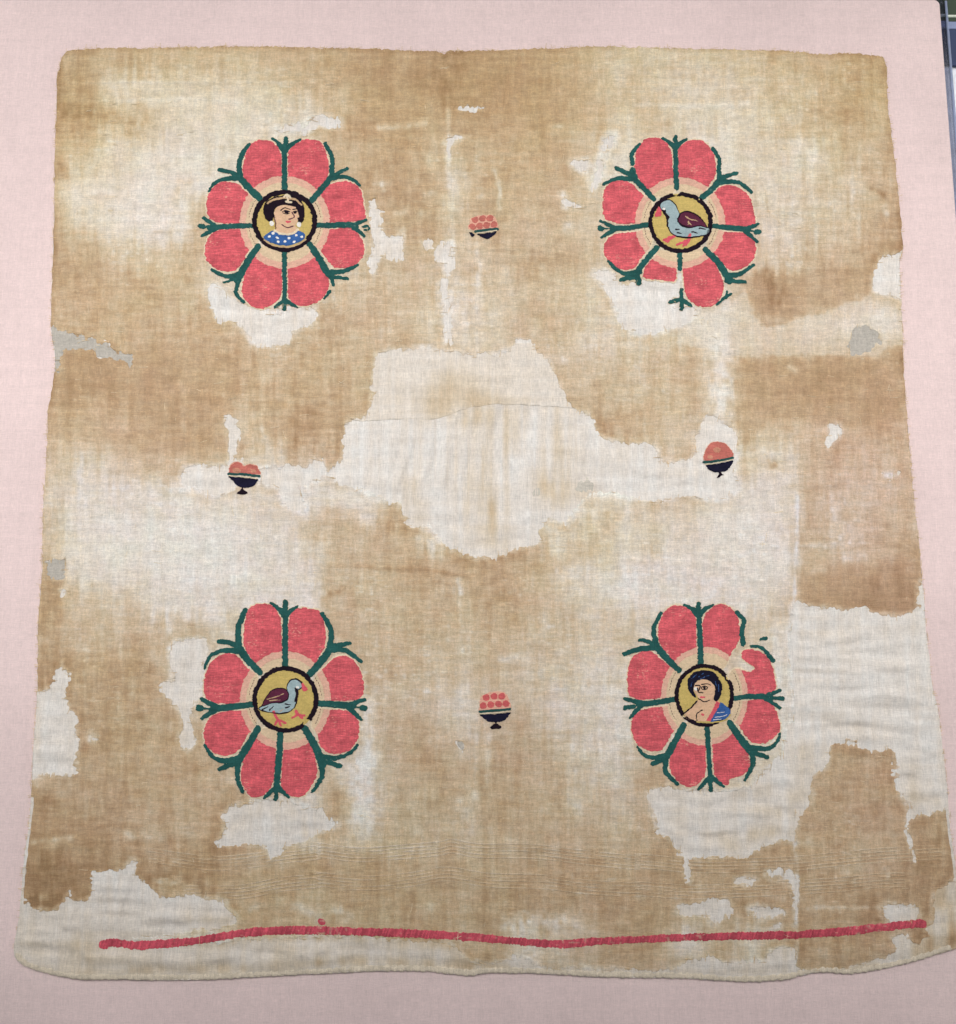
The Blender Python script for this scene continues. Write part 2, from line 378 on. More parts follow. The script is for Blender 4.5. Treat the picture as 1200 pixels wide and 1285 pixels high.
def cloth_height_raw(x, y):
    """height of the cloth in metres above its mount: pulls, ripples, creases"""
    h = 0.55 * fbm(x, y, 130, 11, 2) + 0.42 * vnoise(x, y, 70, 22, 14) + 0.36 * vnoise(x, y, 20, 75, 15)
    h += 0.20 * vnoise(x, y, 34, 8, 16) + 0.17 * vnoise(x, y, 7, 42, 17) + 0.10 * vnoise(x, y, 5, 5, 18)
    slack = np.clip(hole_field(x, y) / 14.0, 0, 1)
    wx_ = x + 14 * vnoise(x, y, 60, 60, 19); wy_ = y + 10 * vnoise(x, y, 70, 70, 20)
    mid_ = np.exp(-((x - 620) / 230) ** 2 - ((y - 560) / 130) ** 2)          # pulled lengthwise in the middle
    rip = (1 - 0.8 * mid_) * (1.0 * vnoise(wx_, wy_, 60, 13, 121) + 0.5 * vnoise(wx_, wy_, 26, 7, 123)) + (0.7 + 0.6 * mid_) * vnoise(wx_, wy_, 10, 80, 122) + 0.6 * mid_ * vnoise(wx_, wy_, 5.5, 60, 124)
    inner = np.clip(out_field(x, y) / 26.0, 0, 1); inner = inner * inner * (3 - 2 * inner)
    hh = h * 1.35 + 1.3 * crease_height(x, y) + 2.2 * slack * rip
    return (hh * (0.25 + 0.75 * inner) - 1.9 * (1 - inner)) * 1e-3

cloth_height = Cached(cloth_height_raw, 1.6)

Z_LINING, Z_LINEN, Z_WOOL = 0.0046, 0.00485, 0.00510

# ------------------------------------------------------------------ mesh from a field
def field_mesh(name, field, bbox, step, zoff, mat, parent, color=None, skirt=0.0006, height=True, prof=None, weave=0.55):
    """filled surface where field(x, y) > 0, with a true thickness at its edge"""
    x0, y0, x1, y1 = bbox
    nx = max(2, int(math.ceil((x1 - x0) / step)) + 1); ny = max(2, int(math.ceil((y1 - y0) / step)) + 1)
    xs = x0 + np.arange(nx) * step; ys = y0 + np.arange(ny) * step
    X, Y = np.meshgrid(xs, ys)
    F = field(X + weave * comb(Y, 1.9, _c1), Y + 0.5 * weave * comb(X, 2.3, _c2)) if weave else field(X, Y)
    F = np.where(np.abs(F) < 1e-6, 1e-6, F)
    pos = F > 0
    flat = np.arange(nx * ny).reshape(ny, nx)
    a, b, c, d = flat[:-1, :-1], flat[:-1, 1:], flat[1:, 1:], flat[1:, :-1]
    cnt = pos[:-1, :-1].astype(int) + pos[:-1, 1:] + pos[1:, 1:] + pos[1:, :-1]
    full = cnt == 4
    quads = np.stack([a[full], d[full], c[full], b[full]], 1)     # counter-clockwise seen from above (y down in pixels)
    VX = list(); VY = list(); extra = {}
    Xf, Yf, Ff, Pf = X.ravel(), Y.ravel(), F.ravel(), pos.ravel()
    base = nx * ny
    def cross(i, j):
        k = (i, j) if i < j else (j, i)
        if k not in extra:
            t = Ff[i] / (Ff[i] - Ff[j])
            extra[k] = base + len(VX)
            VX.append(Xf[i] + t * (Xf[j] - Xf[i])); VY.append(Yf[i] + t * (Yf[j] - Yf[i]))
        return extra[k]
    polys = []; edges = []
    mix = (cnt > 0) & (cnt < 4)
    for i0, i1, i2, i3 in zip(a[mix].tolist(), d[mix].tolist(), c[mix].tolist(), b[mix].tolist()):
        ring = (i0, i1, i2, i3); poly = []; cr = []
        for k in range(4):
            p, q = ring[k], ring[(k + 1) & 3]
            if Pf[p]: poly.append(p)
            if Pf[p] != Pf[q]:
                v = cross(p, q); poly.append(v); cr.append((v, Pf[p]))
        if len(poly) >= 3: polys.append(poly)
        for k in range(len(cr)):
            v, leaving = cr[k]
            if leaving: edges.append((v, cr[(k + 1) % len(cr)][0]))
    AX = np.concatenate([Xf, np.array(VX)]); AY = np.concatenate([Yf, np.array(VY)])
    used = np.zeros(len(AX), bool)
    used[quads.ravel()] = True
    for p in polys: used[p] = True
    remap = np.full(len(AX), -1); remap[used] = np.arange(used.sum())
    px, py = AX[used], AY[used]
    z = np.full(len(px), zoff)
    if height: z = z + cloth_height(px, py)
    if prof is not None: z = z + prof(px, py)
    wx, wy = to_world(px, py, 0.0048)
    n0 = len(px)
    verts = np.stack([wx, wy, z], 1)
    quads = remap[quads]
    pl = [[int(remap[i]) for i in p] for p in polys]
    sk = {}
    low = []; skq = []
    def lowv(i):
        if i not in sk:
            sk[i] = n0 + len(low); low.append(i)
        return sk[i]
    for e0, e1 in edges:
        p, q = int(remap[e0]), int(remap[e1])
        skq.append([q, p, lowv(p), lowv(q)])
    if low:
        lv = verts[low].copy(); lv[:, 2] -= skirt
        verts = np.concatenate([verts, lv])
    loops = np.concatenate([quads.ravel()] + [np.array([i for p in pl + skq for i in p], int)]) if (pl or skq) else quads.ravel()
    sizes = np.concatenate([np.full(len(quads), 4), np.array([len(p) for p in pl + skq], int)]).astype(int)
    starts = np.concatenate([[0], np.cumsum(sizes)[:-1]])
    me = bpy.data.meshes.new(name)
    me.vertices.add(len(verts)); me.vertices.foreach_set('co', verts.astype(np.float32).ravel())
    me.loops.add(len(loops)); me.loops.foreach_set('vertex_index', loops.astype(np.int32))
    me.polygons.add(len(sizes)); me.polygons.foreach_set('loop_start', starts.astype(np.int32)); me.polygons.foreach_set('loop_total', sizes.astype(np.int32))
    me.polygons.foreach_set('use_smooth', np.ones(len(sizes), bool))
    me.update(calc_edges=True)
    if color is not None:
        c = color(px, py)
        if low: c = np.concatenate([c, c[low]])
        at = me.color_attributes.new('dye', 'FLOAT_COLOR', 'POINT')
        at.data.foreach_set('color', np.concatenate([c, np.ones((len(c), 1))], 1).astype(np.float32).ravel())
    me.materials.append(mat)
    o = bpy.data.objects.new(name, me); col.objects.link(o)
    if parent is not None: o.parent = parent
    o['_edge'] = 0
    del o['_edge']
    return o, [(AX[e0], AY[e0], AX[e1], AY[e1]) for e0, e1 in edges]

def plain_mesh(name, verts, faces, mat, parent=None, smooth_=False):
    me = bpy.data.meshes.new(name); me.from_pydata([tuple(map(float, v)) for v in verts], [], faces); me.update()
    me.materials.append(mat)
    if smooth_:
        for p in me.polygons: p.use_smooth = True
    o = bpy.data.objects.new(name, me); col.objects.link(o)
    if parent is not None: o.parent = parent
    return o

# ------------------------------------------------------------------ materials
def nt(name):
    m = bpy.data.materials.new(name); m.use_nodes = True
    t = m.node_tree; n = t.nodes; l = t.links
    return m, t, n, l, n['Principled BSDF']

def noise(n, l, coord, scale, mscale, detail=3, rough=0.55):
    mp = n.new('ShaderNodeMapping'); mp.inputs['Scale'].default_value = mscale
    l.new(coord, mp.inputs['Vector'])
    t = n.new('ShaderNodeTexNoise'); t.inputs['Scale'].default_value = scale; t.inputs['Detail'].default_value = detail; t.inputs['Roughness'].default_value = rough
    l.new(mp.outputs['Vector'], t.inputs['Vector'])
    return t.outputs['Fac']

def mrange(n, l, v, lo, hi, a=0.3, b=0.7):
    r = n.new('ShaderNodeMapRange'); r.inputs['From Min'].default_value = a; r.inputs['From Max'].default_value = b
    r.inputs['To Min'].default_value = lo; r.inputs['To Max'].default_value = hi
    l.new(v, r.inputs['Value']); return r.outputs['Result']

def mul(n, l, a, b, op='MULTIPLY'):
    m = n.new('ShaderNodeMath'); m.operation = op
    for i, v in enumerate((a, b)):
        if isinstance(v, (int, float)): m.inputs[i].default_value = v
        else: l.new(v, m.inputs[i])
    return m.outputs[0]

def woven(name, base=None, warp=0.105, weft=0.13, mottle=0.10, bump=0.6, warp_pitch=700, weft_pitch=720, rough=0.95, fleck=None, fleck_at=0.70, sheen=0.04, grain=0.11, broad=0.0):
    """cloth: dyed colour (attribute or constant) varied thread by thread, with thread relief"""
    m, t, n, l, p = nt(name)
    tc = n.new('ShaderNodeTexCoord'); o = tc.outputs['Object']
    v1 = noise(n, l, o, 1.0, (warp_pitch, 75, 1), 3, 0.7)
    v2 = noise(n, l, o, 1.0, (90, weft_pitch, 1), 3, 0.7)
    v7 = noise(n, l, o, 1.0, (300, 330, 1), 3, 0.7)
    v3 = noise(n, l, o, 1.0, (60, 75, 1), 4, 0.65)
    v4 = noise(n, l, o, 1.0, (900, 900, 1), 2, 0.6)
    v5 = noise(n, l, o, 1.0, (210, 9, 1), 2, 0.5)
    v6 = noise(n, l, o, 1.0, (9, 210, 1), 2, 0.5)
    f = mul(n, l, mrange(n, l, v1, 1 - warp, 1 + warp), mrange(n, l, v2, 1 - weft, 1 + weft))
    f = mul(n, l, f, mrange(n, l, v3, 1 - mottle, 1 + mottle))
    f = mul(n, l, f, mrange(n, l, v4, 1 - grain, 1 + grain))
    f = mul(n, l, f, mrange(n, l, v7, 1 - grain, 1 + grain))
    f = mul(n, l, f, mrange(n, l, v5, 1 - warp * 0.3, 1 + warp * 0.3))
    f = mul(n, l, f, mrange(n, l, v6, 1 - weft * 0.3, 1 + weft * 0.3))
    if broad: f = mul(n, l, f, mrange(n, l, noise(n, l, o, 1.0, (6, 5, 1), 3, 0.55), 1 - broad, 1 + broad))
    if base is None:
        at = n.new('ShaderNodeAttribute'); at.attribute_name = 'dye'; c = at.outputs['Color']
    else:
        rgb = n.new('ShaderNodeRGB'); rgb.outputs[0].default_value = alb(base); c = rgb.outputs[0]
    vm = n.new('ShaderNodeVectorMath'); vm.operation = 'SCALE'
    l.new(c, vm.inputs[0]); l.new(f, vm.inputs['Scale'])
    out = vm.outputs[0]
    if fleck is not None:
        w = noise(n, l, o, 1.0, (240, 520, 1), 3, 0.7)
        w2 = noise(n, l, o, 1.0, (38, 38, 1), 2, 0.5)
        ws = mul(n, l, w, mul(n, l, w2, 0.6), 'ADD')
        k = mrange(n, l, ws, 0.0, 0.75, fleck_at + 0.30, fleck_at + 0.40)
        mx = n.new('ShaderNodeMix'); mx.data_type = 'RGBA'
        l.new(k, mx.inputs[0]); l.new(out, mx.inputs[6]); mx.inputs[7].default_value = alb(fleck)
        out = mx.outputs[2]
    l.new(out, p.inputs['Base Color'])
    p.inputs['Roughness'].default_value = rough
    p.inputs['Specular IOR Level'].default_value = 0.12
    p.inputs['Sheen Weight'].default_value = sheen
    p.inputs['Sheen Roughness'].default_value = 0.6
    hsum = mul(n, l, mul(n, l, v1, v2, 'ADD'), mul(n, l, v4, 0.7), 'ADD')
    b = n.new('ShaderNodeBump'); b.inputs['Strength'].default_value = bump; b.inputs['Distance'].default_value = 0.0007
    l.new(hsum, b.inputs['Height']); l.new(b.outputs['Normal'], p.inputs['Normal'])
    return m

M = {}
M['linen'] = woven('old_linen')
M['lining'] = woven('lining_linen', warp=0.13, weft=0.09, mottle=0.05, grain=0.06)
M['pink'] = woven('pink_linen', (232,210,207), warp=0.07, weft=0.07, mottle=0.03, bump=0.3, warp_pitch=900, weft_pitch=900, grain=0.04, broad=0.05)
M['grey'] = woven('grey_cloth', (186,180,170), mottle=0.08)
M['grey_light'] = woven('pale_grey_cloth', (203,197,185), mottle=0.08)
M['red'] = woven('red_wool', (211,96,104), warp=0.14, weft=0.27, mottle=0.24, fleck=(236,180,160), fleck_at=0.65, bump=0.5)
M['redband'] = woven('band_wool', (200,84,98), warp=0.18, weft=0.10, mottle=0.2, bump=0.5)
M['green'] = woven('green_wool', (38,88,84), warp=0.10, weft=0.12, mottle=0.22, fleck=(150,175,160), fleck_at=0.71)
M['peach'] = woven('peach_wool', (225,178,157), warp=0.06, weft=0.09, mottle=0.08)
M['sand'] = woven('sand_wool', (221,197,164), warp=0.06, weft=0.09, mottle=0.07)
M['cream'] = woven('cream_outline', (228,211,182), warp=0.08, weft=0.09, mottle=0.10)
M['black'] = woven('black_wool', (29,17,29), warp=0.1, weft=0.15, mottle=0.25, fleck=(120,95,85), fleck_at=0.74)
M['gold'] = woven('gold_wool', (202,178,107), warp=0.06, weft=0.10, mottle=0.08)
M['skin'] = woven('skin_wool', (221,183,150), warp=0.05, weft=0.07, mottle=0.05)
M['blue'] = woven('blue_wool', (58,98,158), warp=0.10, weft=0.14, mottle=0.2)
M['navy'] = woven('navy_wool', (24,22,40), warp=0.1, weft=0.15, mottle=0.3)
M['bowl'] = woven('bowl_wool', (25,24,46), warp=0.1, weft=0.15, mottle=0.3)
M['sky'] = woven('pale_blue_wool', (160,180,184), warp=0.06, weft=0.10, mottle=0.10)
M['purple'] = woven('purple_wool', (92,40,62), warp=0.1, weft=0.16, mottle=0.25)
M['beak'] = woven('beak_wool', (216,92,104), warp=0.08, weft=0.1, mottle=0.1)
M['white'] = woven('white_wool', (238,234,226), warp=0.04, weft=0.06, mottle=0.05)
M['tan'] = woven('tan_wool', (200,168,130), warp=0.06, weft=0.1, mottle=0.1)
M['fruit'] = woven('fruit_wool', (203,98,98), warp=0.07, weft=0.12, mottle=0.15)
M['fruit_old'] = woven('worn_fruit_wool', (193,112,101), warp=0.08, weft=0.14, mottle=0.2, fleck=(205,160,128), fleck_at=0.70)
M['fruit_tan'] = woven('worn_fruit_tan', (200,142,118), warp=0.08, weft=0.14, mottle=0.2)
M['halo'] = woven('fruit_ground', (224,172,150), warp=0.06, weft=0.1, mottle=0.1)
M['rim'] = woven('rim_wool', (44,84,80), warp=0.08, weft=0.12, mottle=0.15)
M['thread'] = woven('loose_thread', (214,188,146), mottle=0.15)

def simple(name, rgb, rough=0.5, **kw):
    m, t, n, l, p = nt(name)
    tc = n.new('ShaderNodeTexCoord')
    v = noise(n, l, tc.outputs['Object'], 1.0, (120, 120, 120), 4, 0.6)
    r = n.new('ShaderNodeRGB'); r.outputs[0].default_value = alb(rgb)
    vm = n.new('ShaderNodeVectorMath'); vm.operation = 'SCALE'
    l.new(r.outputs[0], vm.inputs[0]); l.new(mrange(n, l, v, 0.9, 1.1), vm.inputs['Scale'])
    l.new(vm.outputs[0], p.inputs['Base Color'])
    p.inputs['Roughness'].default_value = rough
    for k, q in kw.items(): p.inputs[k.replace('_', ' ')].default_value = q
    return m
M['table'] = simple('white_table_laminate', (238,242,248), 0.4)
M['core'] = simple('board_core', (120,118,126), 0.8)
M['acrylic'] = simple('acrylic', (190,194,214), 0.1, Transmission_Weight=1.0, IOR=1.49)
M['edge'] = simple('acrylic_edge', (168,182,214), 0.3, Transmission_Weight=0.45, IOR=1.49)
M['navyboard'] = simple('navy_board', (32,52,92), 0.6)
M['greyrim'] = simple('grey_blue_rim', (138,152,188), 0.5)
M['greenboard'] = simple('green_board', (52,68,50), 0.7)
M['trim'] = simple('pale_trim', (225,232,215), 0.5)

# ------------------------------------------------------------------ setting: table, mount board and what lies beside it
BT = 0.008        # board thickness
def box(name, x0, x1, y0, y1, z0, z1, mat, parent=None, bevel=0.0):
    import bmesh
    bm = bmesh.new()
    r = bmesh.ops.create_cube(bm, size=1.0)
    for v in bm.verts:
        v.co.x = x0 + (v.co.x + 0.5) * (x1 - x0); v.co.y = y0 + (v.co.y + 0.5) * (y1 - y0); v.co.z = z0 + (v.co.z + 0.5) * (z1 - z0)
    if bevel: bmesh.ops.bevel(bm, geom=bm.edges[:], offset=bevel, segments=3, affect='EDGES')
    me = bpy.data.meshes.new(name); bm.to_mesh(me); bm.free(); me.materials.append(mat)
    o = bpy.data.objects.new(name, me); col.objects.link(o)
    if parent is not None: o.parent = parent
    return o

def empty(name, loc, label, cat):
    o = bpy.data.objects.new(name, None); col.objects.link(o); o.location = loc
    o['label'] = label; o['category'] = cat
    o.empty_display_size = 0.05
    return o

table = box('table', -1.1, 1.2, -1.1, 1.2, -BT - 0.046, -BT - 0.0115, M['table'], None, 0.003)
table['kind'] = 'structure'
table['label'] = 'bluish white tabletop under the pink mount board'

# board: a rounded slab whose upper face carries the weave colour
bx1t, by1 = to_world(1176, -1.2); bx1b, _ = to_world(1200, 268)
bx1 = float(to_world(1184.5, 60)[0]); by1 = float(by1)
bx0, by0 = -0.66, -0.70
mount = empty('mount_board', (0, 0, -BT), 'large flat mount board covered in pale pink linen under the old textile', 'mount board')
def rounded_rect(x0, x1, y0, y1, r, k=8):
    pts = []
    for cx, cy, a0 in ((x1 - r, y1 - r, 0), (x0 + r, y1 - r, 90), (x0 + r, y0 + r, 180), (x1 - r, y0 + r, 270)):
        for i in range(k + 1):
            a = math.radians(a0 + 90 * i / k); pts.append((cx + r * math.cos(a), cy + r * math.sin(a)))
    return pts
def slab(name, x0, x1, y0, y1, r, z0, z1, mat, parent, bev=0.0015, grid=None):
    rings = [(bev * 2.2, z1), (bev * 1.2, z1 - bev * 0.15), (bev * 0.45, z1 - bev * 0.55), (0, z1 - bev * 1.4), (0, z0)]
    V = []; Fc = []; n = 0
    for ins, z in rings:
        P = rounded_rect(x0 + ins, x1 - ins, y0 + ins, y1 - ins, max(r - ins * 0.5, 0.0008)); n = len(P)
        V += [(a, b, z) for a, b in P]
    for k in range(len(rings) - 1):
        for i in range(n):
            j = (i + 1) % n
            Fc.append((k * n + i, (k + 1) * n + i, (k + 1) * n + j, k * n + j))
    Fc.append(tuple(range(n))); Fc.append(tuple(reversed(range((len(rings) - 1) * n, len(rings) * n))))
    return plain_mesh(name, V, Fc, mat, parent, False)
cover = slab('linen_cover', bx0, bx1, by0, by1, 0.008, -0.004, 0.0, M['pink'], mount)
cover.location.z = BT                      # the Empty stands at the board's underside
core = slab('board_core', bx0 + 0.0008, bx1 - 0.0008, by0 + 0.0008, by1 - 0.0008, 0.008, 0.0, BT - 0.0042, M['core'], mount, 0.0005)

# clear acrylic sheet under the board, showing past its right and far edges
sheet = empty('acrylic_sheet', (0, 0, -BT - 0.0115), 'clear acrylic sheet showing as a thin strip along the pink board\'s edge', 'acrylic sheet')
SX = bx1 + 0.0105
slab('panel', bx0 - 0.02, SX, by0 - 0.02, by1 + 0.006, 0.004, 0.0065, 0.0112, M['acrylic'], sheet, 0.0005)
box('polished_edge', SX + 0.0001, SX + 0.0034, by0 - 0.016, by1 + 0.004, 0.0066, 0.0113, M['edge'], sheet, 0.0006)
for fx in (-0.5, 0.45):
    for fy in (-0.55, 0.5):
        box('foot', fx - 0.02, fx + 0.02, fy - 0.02, fy + 0.02, 0.0, 0.0064, M['core'], sheet, 0.001)

# dark box lid beside the far right corner: navy panel, grey blue rim, green panel with pale trim
ZB = -BT - 0.0115
def wy_at(py): return float(to_world(1195, py, ZB + 0.005)[1])
lid_x0 = bx1 + 0.012
lid = empty('box_lid', (lid_x0 + 0.09, wy_at(40), ZB), 'navy and dark green box lid with grey blue rim beside the pink board', 'box lid')
def lid_part(name, py0, py1, z1, mat, dx=0.0):
    x0 = 0.0 - 0.09 - 0.05 + dx
    return box(name, x0, 0.16, wy_at(py1) - lid.location.y, wy_at(py0) - lid.location.y, 0.0002, z1, mat, lid, 0.0006)
lid_part('navy_panel', 36.5, 82, 0.0048, M['navyboard'])
lid_part('rim', 27, 36.3, 0.0056, M['greyrim'])
lid_part('green_strip', 21.4, 26.8, 0.0044, M['greenboard'])
lid_part('trim', 18.2, 21.2, 0.0052, M['trim'])
lid_part('green_panel', -70, 18.0, 0.0046, M['greenboard'])

# ------------------------------------------------------------------ the textile
textile = empty('antique_textile', (0, 0, 0.0004), 'old brown linen cloth with four red flower medallions mounted on pink board', 'textile')

def grey_field_raw(x, y):
    f = np.full(x.shape, -40.0)
    for hp in grey_spots: f = np.maximum(f, sd_boxed(x, y, hp, sd_poly, 30, fill=-40))
    return f
grey_field = Cached(grey_field_raw, 1.5)
def fray(x, y):
    return (2.4 * fbm(x, y, 14, 21, 2) + 1.4 * vnoise(x, y, 2.8, 11, 24) + 1.2 * vnoise(x, y, 11, 2.8, 25))

# --- white lining
lining_marks = [
 (tE([(470,170),(560,220),(600,240)]), 26, 2.6), (tE([(440,250),(420,280)]), 14, 1.2), (tE([(560,130),(640,160)]), 22, 1.2), (tE([(740,260),(740,400)]), 16, 1.8), (tE([(600,300),(620,500),(640,700)]), 22, 1.6), (tE([(900,260),(910,380)]), 20, 1.4),
 (tE([(800,520),(860,560),(920,560)]), 18, 2.2), (tE([(640,640),(650,760)]), 24, 1.5), (tE([(350,520),(370,660)]), 10, 1.4), (tE([(330,120),(320,230)]), 20, 0.8), (tE([(230,60),(330,60),(700,60)]), 9, 0.8), (tE([(540,300),(520,480)]), 6, 1.2),
 (tE([(1000,560),(1060,570)]), 14, 1.8), (tE([(880,130),(900,200)]), 10, 0.8), (tI([(440,570),(500,560)]), 12, 2.6), (tI([(300,590),(380,620)]), 16, 2.0), (tI([(420,480),(520,490)]), 9, 1.6), (tI([(560,440),(580,560)]), 12, 1.6), (tI([(400,420),(480,400)]), 12, 1.5),
 (tF([(620,1100),(760,1110)]), 10, 0.8), (tI([(760,150),(840,190)]), 14, 0.8), (tI([(1020,300),(1060,440)]), 16, 0.9), (tI([(1000,420),(1160,460)]), 10, 1.2), (tI([(640,250),(620,420)]), 16, 1.3), (tI([(1140,790),(1180,900),(1190,960)]), 30, 3.4), (tI([(1060,1010),(1120,990),(1190,960)]), 14, 2.6), (tI([(1100,870),(1130,850)]), 12, 2.6),
 (tG([(100,930),(160,1080)]), 30, 0.8), (tG([(300,1000),(320,1090)]), 20, 1.5), (tG([(120,300),(140,100)]), 10, 0.9), (tG([(500,1080),(900,1080),(1195,1060)]), 7, 1.6), (tH([(0,1050),(400,1060),(560,1075)]), 8, 1.6), (tG([(680,990),(1000,965),(1195,960)]), 5, 1.5), (tH([(0,960),(300,975),(520,990)]), 6, 1.8),
 (tH([(520,1030),(700,1090)]), 12, 2.0), (tI([(700,1100),(900,1070)]), 6, 2.0), (tG([(700,880),(850,900)]), 8, 1.3), (tG([(410,740),(380,800)]), 14, 0.7), (tI([(970,860),(1000,900)]), 6, 1.0), (tG([(860,560),(1000,470)]), 10, 0.8), (tG([(1100,480),(1150,580)]), 8, 1.2),
]
def lining_color(x, y):
    t = 1.0 + 0.75 * fbm(x, y, 90, 31, 4) + 0.35 * fbm(x, y, 18, 125, 3) + 0.5 * vnoise(x, y, 7, 90, 34) + 0.35 * vnoise(x, y, 80, 6, 35) + 0.3 * vnoise(x, y, 4, 60, 36)
    t += 1.0 * np.clip((y - 1090) / 90, 0, 1.2)
    for pts, r, dv in lining_marks:
        d = sd_boxed(x, y, pts, lambda a, b, p: sd_line(a, b, p, 0.0), r * 2.6, fill=-1e3)
        t += dv * np.exp(-(d / r) ** 2) * (0.75 + 0.5 * vnoise(x, y, 9, 30, 37))
    # warp threads show brown where the lining is sheer in the middle
    mid = np.exp(-((x - 630) / 170) ** 2 - ((y - 575) / 75) ** 2)
    t += mid * (1.0 * vnoise(x, y, 8, 120, 38) + 0.8 * vnoise(x, y, 3.2, 80, 39) + 2.2 * np.clip(vnoise(x, y, 4.5, 140, 40) - 0.45, 0, 1))
    c = tone_color(t)
    cool = np.clip(0.6 - 0.3 * t, 0, 0.5)[:, None]
    return c * (1 + cool * np.array([-0.01, 0.0, 0.025]))
_, edge_l = field_mesh('lining_cloth', lambda x, y: out_field(x, y) + 0.6 * vnoise(x, y, 6, 6, 22) - 0.3, (8, 50, 1218, 1240), 2.6, Z_LINING, M['lining'], textile, lining_color, skirt=0.0026, weave=0)

# a second, tanner lining strip across the top of the big loss
strip = tE([(170,30),(480,10),(560,25),(800,0),(900,100),(975,235),(945,246),(880,240),(800,236),(680,232),(560,246),(480,276),(400,291),(330,286),(110,288),(150,150)])
def strip_color(x, y):
    d = sd_line(x, y, tE([(455,230),(500,170),(590,220)]), 0.0)
    t = 1.7 + 0.5 * fbm(x, y, 60, 31, 3) + 0.4 * vnoise(x, y, 5, 80, 34) + 0.3 * vnoise(x, y, 70, 4, 35) + 2.6 * np.exp(-(d / 26) ** 2) + 0.9 * np.exp(-((x - 640) / 40) ** 2 - ((y - 505) / 9) ** 2)
    return tone_color(t)
field_mesh('lining_strip', lambda x, y: sd_poly(x, y, smooth(strip, True, 3)) + 0.7 * vnoise(x, y, 5, 3, 23), (435, 425, 730, 530), 2.0, Z_LINING + 0.00012, M['lining'], textile, strip_color, skirt=0.0001, weave=0)

# --- old brown linen with its losses
# areas with a sharper tide mark: (outline, tone, softness in pixels)
tone_areas = [
 (tC([(1020,940),(985,1000),(885,1050),(870,1105),(720,1165),(560,1205),(490,1225),(440,1190),(400,1095),(330,1150),(200,1200),(150,1285)]) + tF([(380,40),(420,62),(560,50),(700,50),(790,48),(900,55),(930,20),(970,10),(1010,0)]), 2.2, 5),
 (tF([(300,600),(380,545),(450,500),(540,500),(590,560),(605,600),(595,800),(585,980),(450,960),(300,900),(150,830),(40,760),(0,700),(60,640),(180,620)]), 2.7, 14),
 (tD([(220,560),(420,500),(640,520),(850,600),(1100,690),(1190,780),(1000,900),(640,990),(500,985),(300,900),(250,840),(250,700)]), 2.3, 40),
 (tA([(370,320),(600,300),(900,330),(1100,380),(1000,470),(800,520),(740,640),(680,690),(620,860),(480,900),(300,820),(240,700),(300,600),(480,480),(400,400)]), 2.4, 24),
 (tB([(560,720),(900,640),(1020,700),(1040,900),(1020,1000),(900,960),(700,930),(690,820)]), 4.2, 20),
 (tF([(400,80),(560,60),(900,60),(980,120),(1000,300),(830,320),(700,300),(480,310),(400,400),(380,250)]), 6.4, 10),
 (tF([(600,860),(800,830),(1000,820),(1060,880),(1040,1000),(900,1015),(600,980)]), 6.9, 12),
 (tC([(430,1010),(540,1020),(880,1000),(870,1090),(720,1150),(560,1195),(490,1210),(430,1120)]), 6.0, 6),
 (tB([(20,200),(300,200),(640,200),(980,210),(1020,330),(1000,470),(800,480),(400,560),(200,560),(60,440),(200,380),(60,330)]), 6.2, 22),
 (tD([(220,40),(520,20),(900,60),(900,260),(830,300),(830,430),(650,420),(420,400),(200,350)]), 6.3, 16),
]
def linen_tone(x, y):
    # uneven edges between stained and washed areas
    wxx = x + 16 * fbm(x, y, 60, 51, 3) + 5 * vnoise(x, y, 20, 4, 54); wyy = y + 16 * fbm(x, y, 60, 55, 3) + 13 * vnoise(x, y, 4.5, 40, 58)
    t = grid_sample(TG, wxx, wyy)
    t = t + 0.75 * fbm(x, y, 55, 61, 4) + 0.62 * fbm(x, y, 16, 101, 3) + 0.42 * vnoise(x, y, 5, 70, 66) + 0.30 * vnoise(x, y, 60, 4.5, 67) + 0.46 * vnoise(x, y, 3.0, 14, 68) + 0.46 * vnoise(x, y, 12, 3.0, 69) + 0.25 * vnoise(x, y, 13, 150, 70)
    t = t - 1.6 * np.clip(vnoise(x, y, 6, 3.6, 81) + 0.5 * vnoise(x, y, 60, 60, 82) - 0.82, 0, 0.5) / 0.5
    t = 4.4 + (t - 4.4) * 1.12 - 0.15 * np.clip((y - 930) / 70, 0, 1)
    for pts, v, soft in tone_areas:
        sdv = sd_boxed(x, y, pts, sd_poly, soft * 2 + 8) + 5 * fbm(x, y, 22, 141, 3) + (0.25 + 0.04 * soft) * (5 * vnoise(x, y, 4, 34, 144) + 4 * vnoise(x, y, 26, 4, 145))
        k = np.clip(sdv / soft + 0.5, 0, 1) * (0.72 if soft < 13 else 0.5)
        t = t * (1 - k) + (v + (t - 4.0) * 0.35) * k
    for pts, r, dv in marks:
        d = sd_boxed(x, y, pts, lambda a, b, p: sd_line(a, b, p, 0.0), r * 2.6 + 3, fill=-1e3)
        dd = d + 1.5 * vnoise(x, y, 5, 5, 71)
        t = t + dv * np.exp(-(dd / r) ** 2) * (0.8 + 0.6 * vnoise(x, y, 5, 7, 72))
    return t
